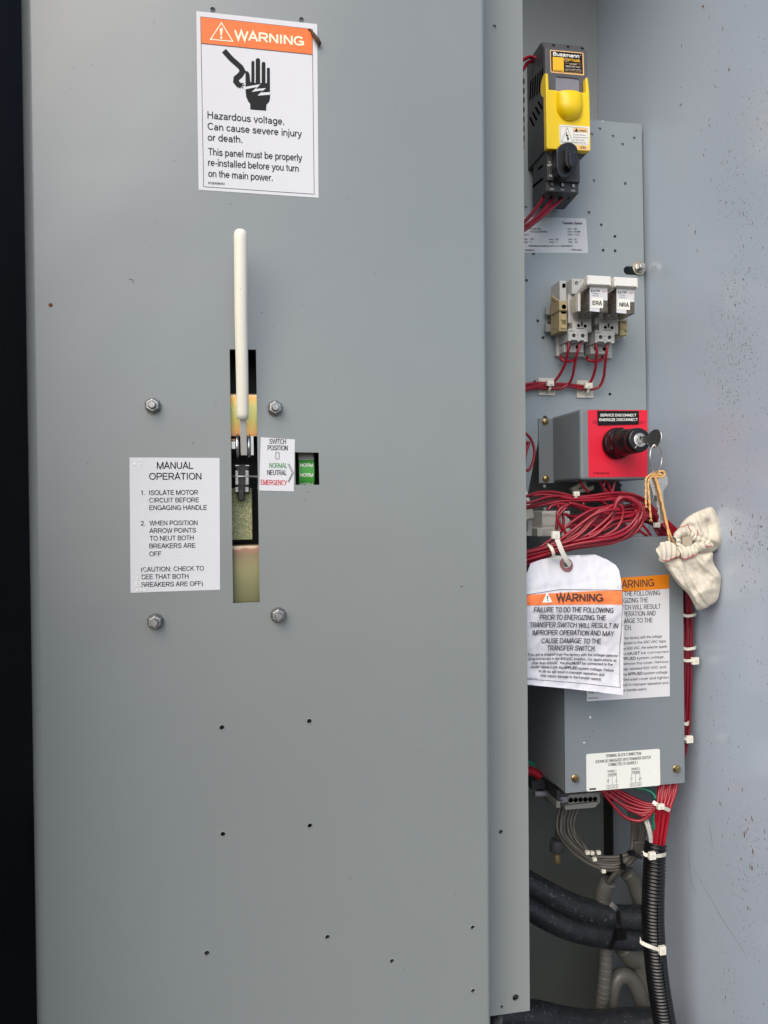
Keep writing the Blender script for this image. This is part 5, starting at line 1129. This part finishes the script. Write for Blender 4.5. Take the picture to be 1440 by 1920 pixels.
loops = [  # near loop: from the lower left round the right-hand bend and back
    [(-80, 915), (150, 850), (350, 800), (560, 752), (800, 712), (1000, 680), (1180, 590), (1280, 480), (1310, 400), (1290, 330), (1190, 265), (1120, 258), (1060, 310), (1000, 440), (880, 560), (720, 680), (560, 730)],
    [(-80, 940), (160, 870), (360, 822), (580, 772), (820, 738), (1050, 700), (1230, 610), (1320, 500), (1345, 400), (1310, 320), (1220, 262), (1150, 258), (1085, 320), (1030, 420), (1000, 500), (880, 620), (740, 690)],
    [(-80, 962), (170, 890), (380, 842), (600, 792), (850, 758), (1080, 722), (1260, 640), (1350, 520), (1366, 420), (1335, 335), (1280, 318)],
    [(-80, 990), (160, 930), (390, 860), (620, 810), (870, 775), (1060, 745), (1230, 680), (1330, 570), (1358, 470), (1350, 380)],
    [(-80, 1010), (150, 950), (380, 880), (610, 825), (840, 792), (1000, 768), (1160, 700), (1260, 600), (1290, 500), (1270, 395)],
    [(-80, 895), (160, 835), (330, 790), (500, 730), (640, 650), (720, 560), (830, 450), (920, 385), (1000, 350)],
    [(-80, 905), (170, 845), (370, 795), (560, 730), (680, 640), (780, 530), (880, 430), (960, 375), (1030, 345)],
    [(-60, 1040), (120, 980), (340, 890), (560, 800), (720, 700), (850, 600), (960, 500), (1010, 400), (1050, 300), (1090, 255), (1130, 250)],
    [(-60, 975), (200, 880), (460, 785), (700, 735), (900, 690), (1040, 620), (1110, 520), (1128, 420), (1110, 350), (1085, 335)],
    [(-80, 950), (170, 880), (400, 830), (640, 775), (880, 735), (1090, 690), (1240, 590), (1300, 470), (1290, 380), (1230, 330)],
          [(-80, 985), (150, 925), (400, 850), (660, 790), (900, 748), (1110, 705), (1280, 610), (1356, 495), (1348, 395), (1300, 325)],
          [(-80, 920), (200, 840), (400, 775), (520, 700), (640, 600), (760, 480), (850, 410), (980, 355), (1060, 340)],
          [(-80, 900), (160, 845), (360, 770), (480, 690), (570, 620), (700, 520), (820, 440), (960, 400), (1090, 390)],
          [(-60, 930), (180, 855), (420, 780), (640, 735), (820, 680), (1000, 520), (1080, 490), (1250, 460), (1420, 470)]]
for k, pts in enumerate(loops):
    pp = [(x, y, .085-.014*min(1, max(0, (x-250)/700))+.0030*math.sin(k*1.7+i*.5)+(k % 3)*.0022) for i, (x, y) in enumerate(pts)]
    wire('red wire in the looped bundle above the paper tag', WZ, pp, .08, .00185, group=GL)
GS = 'stray red wires behind the looped bundle'
for pts, Y in (([(520, 335), (430, 380), (385, 470), (420, 560), (475, 640), (480, 710), (440, 775)], .098), ([(440, 630), (520, 560), (660, 460), (800, 390), (960, 360)], .104),
               ([(280, 400), (330, 350), (420, 330), (560, 350), (700, 400), (850, 430), (1000, 440), (1200, 425), (1400, 420)], .125), ([(520, 320), (620, 340), (760, 380), (900, 380)], .118),
               ([(470, 440), (560, 470), (720, 460), (900, 480), (1100, 500)], .13), ([(480, 590), (600, 570), (760, 565), (860, 590)], .12), ([(680, 310), (690, 400), (710, 480), (740, 540)], .13),
               ([(380, 620), (390, 500), (440, 420), (500, 360)], .112), ([(400, 690), (440, 620), (460, 520), (440, 420), (390, 350)], .116), ([(150, 850), (330, 720), (440, 620)], .1), ([(200, 830), (380, 690), (470, 600)], .104),
               ([(860, 600), (1000, 520), (1150, 470), (1300, 440), (1420, 440)], .12), ([(900, 640), (1040, 560), (1200, 520), (1400, 500)], .118), ([(1110, 540), (1200, 600), (1300, 650)], .125), ([(1300, 520), (1380, 600), (1440, 680)], .124), ([(1220, 560), (1300, 620), (1400, 690)], .126)):
    wire('loose red wire crossing between the upper bundle and the looped bundle', WZ, pts, Y, .0018, group=GS)
GD = 'dark wires below the disconnect box'
for pts in ([(640, 40), (680, 130), (745, 200)], [(850, 40), (900, 130), (960, 200)], [(940, 40), (910, 130), (930, 200)], [(930, 40), (970, 120), (1000, 200)], [(1045, 40), (1025, 130), (1010, 200)], [(860, 280), (930, 330), (1000, 380)]):
    wire('dark red wire dropping out of the underside of the disconnect box', WZ, pts, .172, .0018, group=GD)
wire('red wire loop hugging the front panel flange beside the disconnect box', Z5, [(60, 300), (120, 345), (170, 400), (200, 490), (195, 580), (165, 660), (130, 680), (60, 640)], .17, .0018, name='wire')
wire('short thick red wire end showing past the flange left of the disconnect box', Z5, [(60, 440), (130, 435), (150, 440), (130, 500), (110, 620), (112, 900)], .175, .0022, name='wire')

# beige mounts, connectors and the white device at the left
o = thing('tie_mount', 'tilted beige adhesive mount under the disconnect box', 'cable mount', W(WZ(660, 200), .232))
m = MB(); m.prism([W(WZ(*p), .232) for p in ((540, 155), (700, 60), (735, 145), (800, 115), (805, 170), (600, 215))], (0, .0075, 0), IVORY); m.build('base_pad', o, .0006); MB().poly([WZ(625, 155), WZ(680, 125), WZ(690, 145), WZ(635, 172)], .2318, CHAR).build('slot', o)
o = thing('wire_connector', 'pale boxy wire connector behind the red wires', 'connector', W(WZ(300, 690), .2))
MB().boxp(WZ(218, 408), WZ(375, 600), .195, .236, IVORY).build('connector_body', o, .0006); MB().boxp(WZ(262, 412), WZ(308, 438), .1935, .1955, WHITE).boxp(WZ(228, 445), WZ(372, 460), .1942, .1955, GREYP).boxp(WZ(225, 560), WZ(372, 575), .1942, .1955, GREYP).build('rib', o)
MB().boxp(WZ(165, 602), WZ(380, 690), .19, .235, IVORY).prism([W(WZ(*p), .189) for p in ((215, 688), (235, 635), (255, 632), (262, 688))], (0, .002, 0), GREYP).build('connector_foot', o, .0006)
o = thing('wire_connector', 'pale connector half covered by crossing red wires', 'connector', W(WZ(520, 690), .2)); MB().boxp(WZ(440, 620), WZ(555, 700), .192, .235, IVORY).build('connector_foot', o, .0006); MB().boxp(WZ(430, 410), WZ(535, 620), .2, .236, GREYP).build('connector_body', o, .0006)
o = thing('control_relay', 'white relay corner peeking out beside the front panel flange', 'relay', W(WZ(0, 700), .16))
MB().prism([W(WZ(*p), .165) for p in ((-120, 80), (10, 110), (60, 210), (100, 350), (-120, 360))], (0, .04, 0), WHITE).build('cap', o, .0008)
MB().prism([W(WZ(*p), .163) for p in ((-120, 375), (105, 362), (132, 480), (20, 520), (-120, 520))], (0, .05, 0), IVORY).build('case', o, .0008)
MB().boxp(WZ(-120, 515), WZ(105, 690), .18, .22, GREYP).boxp(WZ(-120, 640), WZ(45, 800), .17, .22, GREYP).boxp(WZ(40, 540), WZ(60, 640), .178, .181, CHARL).build('socket', o, .0006)
MB().prism([W(WZ(*p), .1645) for p in ((20, 235), (50, 300), (35, 300), (12, 255))], (0, .001, 0), CHARL).prism([W(WZ(*p), .1645) for p in ((0, 345), (95, 340), (95, 365), (0, 372))], (0, .001, 0), CHARL).build('slot', o)

# ties on the vertical bundle
for y, hx_ in ((1154, None), (1216, None), (1238, 1303), (1357, None), (1385, 1292)):
    lab = {1154: 'pale cable tie on the vertical red bundle just below the cloth bag', 1216: 'pale cable tie on the vertical red bundle, directly above the tie with a protruding head', 1238: 'white cable tie with its head sticking out right of the vertical red bundle', 1357: 'thin pale cable tie low on the vertical red bundle', 1385: 'white tie with boxy head at the lower end of the vertical red bundle'}[y]
    xr = 1304 if y < 1300 else 1291
    tie(lab, P0, [(1276, y-3, .112), (1288, y+1, .1155), (xr-2, y-1, .118), (xr+1, y-3, .124)], .118, (hx_, y+1, .117) if hx_ else None, (12, 13), .0034)

# ------------------------------------------------------------ below the cover
tb = thing('terminal_block', 'grey terminal block with a row of round wire holes below the transformer cover', 'terminal block', W(B3(480, 830), .2))
m = MB(); m.boxp(B3(402, 722), B3(628, 782), .168, .215, BLOCKG); m.build('block_body', tb, .0008)
m = MB(); m.prism([W(B3(*p), .164) for p in ((375, 800), (600, 772), (620, 775), (590, 812), (380, 830))], (0, .045, 0), BLOCKG); m.build('marker_strip', tb, .0006)
m = MB()
for k in range(6): m.disc(B3(418+k*34.5, 759-k*1.6), .0031, .1678, VOID, 18)
m.build('wire_holes', tb)
m = MB(); m.boxp(B3(345, 740), B3(400, 775), .17, .21, CHARL).boxp(B3(315, 770), B3(345, 815), .168, .21, BLOCKG).boxp(B3(318, 690), B3(345, 780), .172, .21, CHAR); m.disc(B3(354, 760), .0012, .1698, VOID, 10); m.build('end_stop', tb, .0008)
o = thing('rail_bracket', 'dark bracket and grey rod in the shadow left of the terminal block', 'bracket', W(B3(240, 780), .21))
MB().boxp(B3(140, 620), B3(250, 680), .21, .25, CHAR).boxp(B3(280, 700), B3(330, 790), .2, .25, CHAR).build('bracket_body', o, .001)
MB().tube([W(B3(160, 715), .2), W(B3(260, 712), .2)], .0035, CHARL, 12).build('rod', o)
o = MB().tube(cr(path(B3, [(40, 560), (110, 550), (160, 562), (200, 590)], .19), 6), .0055, REDW, 10).build('wire'); tag(o, 'thick dark red wire end in the shadow left of the transformer cover', 'wire')
wire('dark green wire end above the thick dark red wire in the shadow', B3, [(60, 470), (120, 485), (160, 510)], .19, .0022, GREENW)
o = thing('hanging_connector', 'dim grey connector with beige tip hanging in the dark', 'connector', W(LZ(310, 720), .26))
m = MB(); c = W(LZ(308, 545), .26); m.lathe(c, (0, 0, -1), [(.008, 0), (.0095, .004), (.0095, .016), (.007, .018)], CHARU, 16); m.build('boot', o); MB().lathe(c-Vector((0, 0, .018)), (0, 0, -1), [(.0045, 0), (.0045, .013), (.003, .015)], BEIGED, 14).build('tip', o)
MB().tube(cr(path(LZ, [(330, 330), (312, 420), (308, 560)], .26), 6), .0028, GREYW, 8).build('lead', o)

# red loops under the cover into the conduit
GR = 'red wires looping below the transformer cover'
for k, pts in enumerate(([(700, 100), (800, 220), (900, 330), (1000, 375), (1080, 370), (1170, 300), (1230, 230)], [(720, 90), (830, 190), (950, 250), (1060, 280), (1150, 280), (1230, 240)], [(760, 90), (860, 160), (970, 220), (1080, 255), (1160, 262), (1240, 235)], [(800, 90), (900, 150), (1010, 205), (1110, 238), (1180, 245), (1250, 225)], [(840, 90), (930, 140), (1030, 190), (1130, 225), (1250, 215)], [(780, 130), (900, 240), (1000, 295), (1090, 330), (1170, 285), (1240, 240)], [(680, 90), (860, 210), (960, 280), (1060, 310), (1150, 295), (1230, 250)])):
    pp = [(x, y, .150-.03*max(0, (x-700)/550)) for x, y in pts]
    wire('red wire swinging from the terminal block into the bundle at the conduit', LZ, pp, .14, .0019, REDW, GR)
for k in range(9):
    pp = [(1395-k*20, 20, .124+.002*(k % 3)), (1375-k*19, 120, .122), (1325-k*14, 260, .117+.003*(k % 2)), (1300-k*13, 400, .119+.002*(k % 3)), (1272-k*11, 560, .12+.002*(k % 3)), (1250-k*9, 680, .125)]
    wire('bright red wire entering the top of the corrugated conduit', LZ, pp, .12, .0020, REDB, 'bright red wires entering the conduit')
wire('green wire dipping under the cover edge into the conduit bundle', LZ, [(1020, 85, .135), (1100, 95, .13), (1170, 130, .125), (1200, 180, .122)], .12, .0022, GREENW)
wire('green wire showing between red wires above the conduit', LZ, [(1190, 300, .124), (1182, 370, .124), (1185, 460, .124)], .124, .0022, GREENW)
for k in range(2): wire('pale grey wire entering the corrugated conduit left of the red ones', LZ, [(1080+k*22, 330, .14), (1110+k*22, 400, .132), (1135+k*16, 480, .128), (1160+k*14, 620, .126)], .13, .0020, WHITEW, 'pale grey wires at the conduit')
tie('white cable tie around the red wires just above the conduit', LZ, [(1172, 208, .112), (1220, 240, .108), (1270, 262, .108), (1322, 285, .113)], .11, (1240, 250, .106), (58, 46), .0042)

def corrugated(name, lab, zf, pts, Y, r, pitch, mm):
    q = cr(path(zf, pts, Y), 40); L_ = [0]
    for a, b in zip(q[:-1], q[1:]): L_.append(L_[-1]+(b-a).length)
    tot = L_[-1]; n = int(tot/pitch*6); out = []; j = 0
    for i in range(n+1):
        d = tot*i/n
        while j < len(L_)-2 and L_[j+1] < d: j += 1
        t = (d-L_[j])/max(1e-9, L_[j+1]-L_[j]); out.append(q[j].lerp(q[j+1], t))
    rad = [r*(1, 1.0, .985, .90, .89, .97)[i % 6] for i in range(len(out))]
    o = MB().tube(out, rad, mm, 26).build(name); tag(o, lab, 'conduit')
    # slit along the front
    s = MB(); vs = []
    for i, p in enumerate(out):
        t = (out[min(i+1, n)]-out[max(i-1, 0)]).normalized(); sd_ = t.cross(Vector((0, 1, 0))).normalized()
        c = p+Vector((0, -rad[i]*1.0, 0))-sd_*(r*(.12 if i < n*.5 else -.1)); vs += [c+sd_*.0006, c-sd_*.0006]
    s.idx(vs, [[2*i, 2*i+1, 2*i+3, 2*i+2] for i in range(n)], VOID, False); s.build('seam', o)
    return o
corrugated('corrugated_conduit', 'black corrugated split conduit running down beside the side wall', B4, [(1078, 70, .128), (1072, 130, .126), (1068, 250, .122), (1062, 400, .12), (1062, 560, .12), (1072, 720, .12), (1090, 900, .12), (1118, 1080, .12), (1150, 1260, .122), (1180, 1400, .125)], .12, .0132, .0040, CONDUIT)
tie('white cable tie with square head near the top of the conduit', B4, [(1002, 125, .114), (1020, 140, .108), (1060, 148, .1050), (1110, 145, .108), (1140, 138, .116)], .11, (1055, 145, .1035), (38, 44), .0042)
tie('white cable tie slanting round the lower conduit', B4, [(982, 655, .118), (995, 680, .110), (1050, 705, .1045), (1110, 722, .108), (1138, 700, .116)], .11, (1118, 725, .1045), (38, 50), .0042)
# grey cable loop
GC = 'dark grey cables looped below the terminal block'
random.seed(21)
for k in range(6):
    j = lambda a_: random.uniform(-a_, a_)
    pp = [(335+k*34, 250, .205), (312+k*30+j(6), 400-k*4, .2+j(.004)), (338+k*27+j(8), 520-k*6, .196+j(.004)), (465+k*15+j(8), 670-k*18, .19+j(.004)), (630+j(10), 785-k*20, .185+j(.004)), (800, 822-k*23, .18+j(.003)), (930, 780-k*19, .175+j(.002)), (1040-k*12, 660-k*6, .172+j(.002)), (1098-k*22, 520, .17+j(.003)), (1092-k*21+j(4), 400, .168+j(.003)), (1050-k*18, 310, .166), (1000-k*12, 180, .165)]
    wire('dark grey cable in the loop hanging below the terminal block', LZ, pp, .19, .0023, GREYW, GC, 'cable', 'cable')
for k in range(4):
    pp = [(1085-k*22, 560, .168), (1060-k*20, 660, .17), (960-k*18, 760+k*4, .175), (850-k*14, 860+k*6, .182), (790-k*8, 930+k*4, .19), (760-k*6, 1000, .2)]
    wire('dark grey cable running from the loop down into the spiral wrap', LZ, pp, .18, .0026, GREYW, 'dark grey cables leaving the loop', 'cable', 'cable')
tie('black cable tie across the lower right of the grey cable loop', LZ, [(885, 680, .172), (890, 740, .166), (905, 795, .166), (950, 825, .170)], .17, (905, 795, .164), (50, 40), .0036, 'black cable ties', BLACK)
tie('black cable tie at the right side of the grey cable loop', LZ, [(940, 660, .166), (985, 675, .162), (1040, 705, .162), (1075, 712, .166)], .165, (985, 668, .160), (44, 40), .0036, 'black cable ties', BLACK)
for x, y, l in ((580, 662, 'leftmost of the white markers on the grey cable loop'), (622, 665, 'white marker between two others on the grey cable loop'), (680, 662, 'largest white marker on the grey cable loop'), (645, 722, 'white marker on a lower strand of the grey cable loop'), (725, 828, 'white marker under the grey cable loop')):
    m = MB(); c = W(LZ(x, y), .181); m.box(c.x-.0025, c.x+.0025, c.y-.003, c.y+.002, c.z-.0022, c.z+.0022, NYLON); tag(m.build('cable_marker', None, .0005), l, 'cable marker', 'markers on the grey cable loop')
# spiral wrapped cable
def wrapped(lab, zf, pts, Y, r):
    q = cr(path(zf, pts, Y), 30); n = len(q); rad = [r*(.88 if i % 9 == 0 else 1.0-.05*((i % 9)/9)) for i in range(n)]
    tag(MB().tube(q, rad, WRAP, 16).build('wrapped_cable'), lab, 'cable')
wrapped('grey spiral wrapped cable curving above the heavy black cables', B4, [(790, 300, .196), (768, 340, .2), (752, 400, .205), (755, 470, .21)], .2, .0105)
wrapped('grey spiral wrapped cable below the heavy black cables', B4, [(775, 690, .21), (772, 800, .21), (760, 950, .212), (745, 1050, .214), (715, 1150, .216), (700, 1230, .216)], .21, .0088)
# heavy black power cables
GK = 'heavy black power cables'
for lab, pts, r_ in (('heavy black power cable, upper of the pair crossing behind the conduit', [(180, 250, .20), (300, 320, .20), (420, 385, .20), (560, 455, .20), (700, 500, .20), (850, 525, .20), (940, 528, .20), (1012, 526, .2)], .0158),
                     ('heavy black power cable, lower of the pair crossing behind the conduit', [(180, 400, .185), (300, 470, .185), (430, 545, .185), (560, 600, .185), (700, 635, .187), (850, 655, .19), (940, 660, .192), (1015, 658, .195)], .0135),
                     ('heavy black power cable along the bottom edge below the flange', [(60, 1140, .13), (200, 1140, .14), (360, 1150, .15), (520, 1185, .16), (700, 1205, .17), (900, 1190, .18), (1100, 1185, .18)], .0205)):
    tag(MB().tube(cr(path(B4, pts, .2), 10), r_, RUBBER, 24).build('power_cable'), lab, 'cable', GK)
tie('black cable tie binding the two heavy power cables', B4, [(800, 440, .178), (840, 480, .172), (852, 560, .171), (830, 620, .167), (812, 690, .170), (805, 720, .176)], .17, (865, 630, .164), (60, 60), .006, 'black cable ties', BLACK)
# dusty tubes
def tubev(lab, pts, r_, mm, name='flexible_tube', zf=B4): tag(MB().tube(cr(path(zf, pts, .2), 10), r_, mm, 18).build(name), lab, 'tube')
tubev('dusty grey tube arching from the grey loop down behind the conduit', [(900, 250, .235), (940, 300, .235), (965, 370, .235), (985, 450, .235), (995, 700, .24)], .010, PVC)
tubev('dusty grey tube arching over at the bottom left of the conduit', [(800, 1250, .232), (800, 1080, .232), (815, 950, .232), (850, 890, .232), (890, 880, .232), (930, 905, .232), (965, 960, .230), (990, 1040, .228), (1010, 1110, .226), (1030, 1240, .224)], .0105, PVC)
tubev('flat dusty strip of tubing behind the conduit', [(880, 700, .24), (930, 760, .24), (985, 800, .24), (1000, 1000, .24)], .014, PVC)
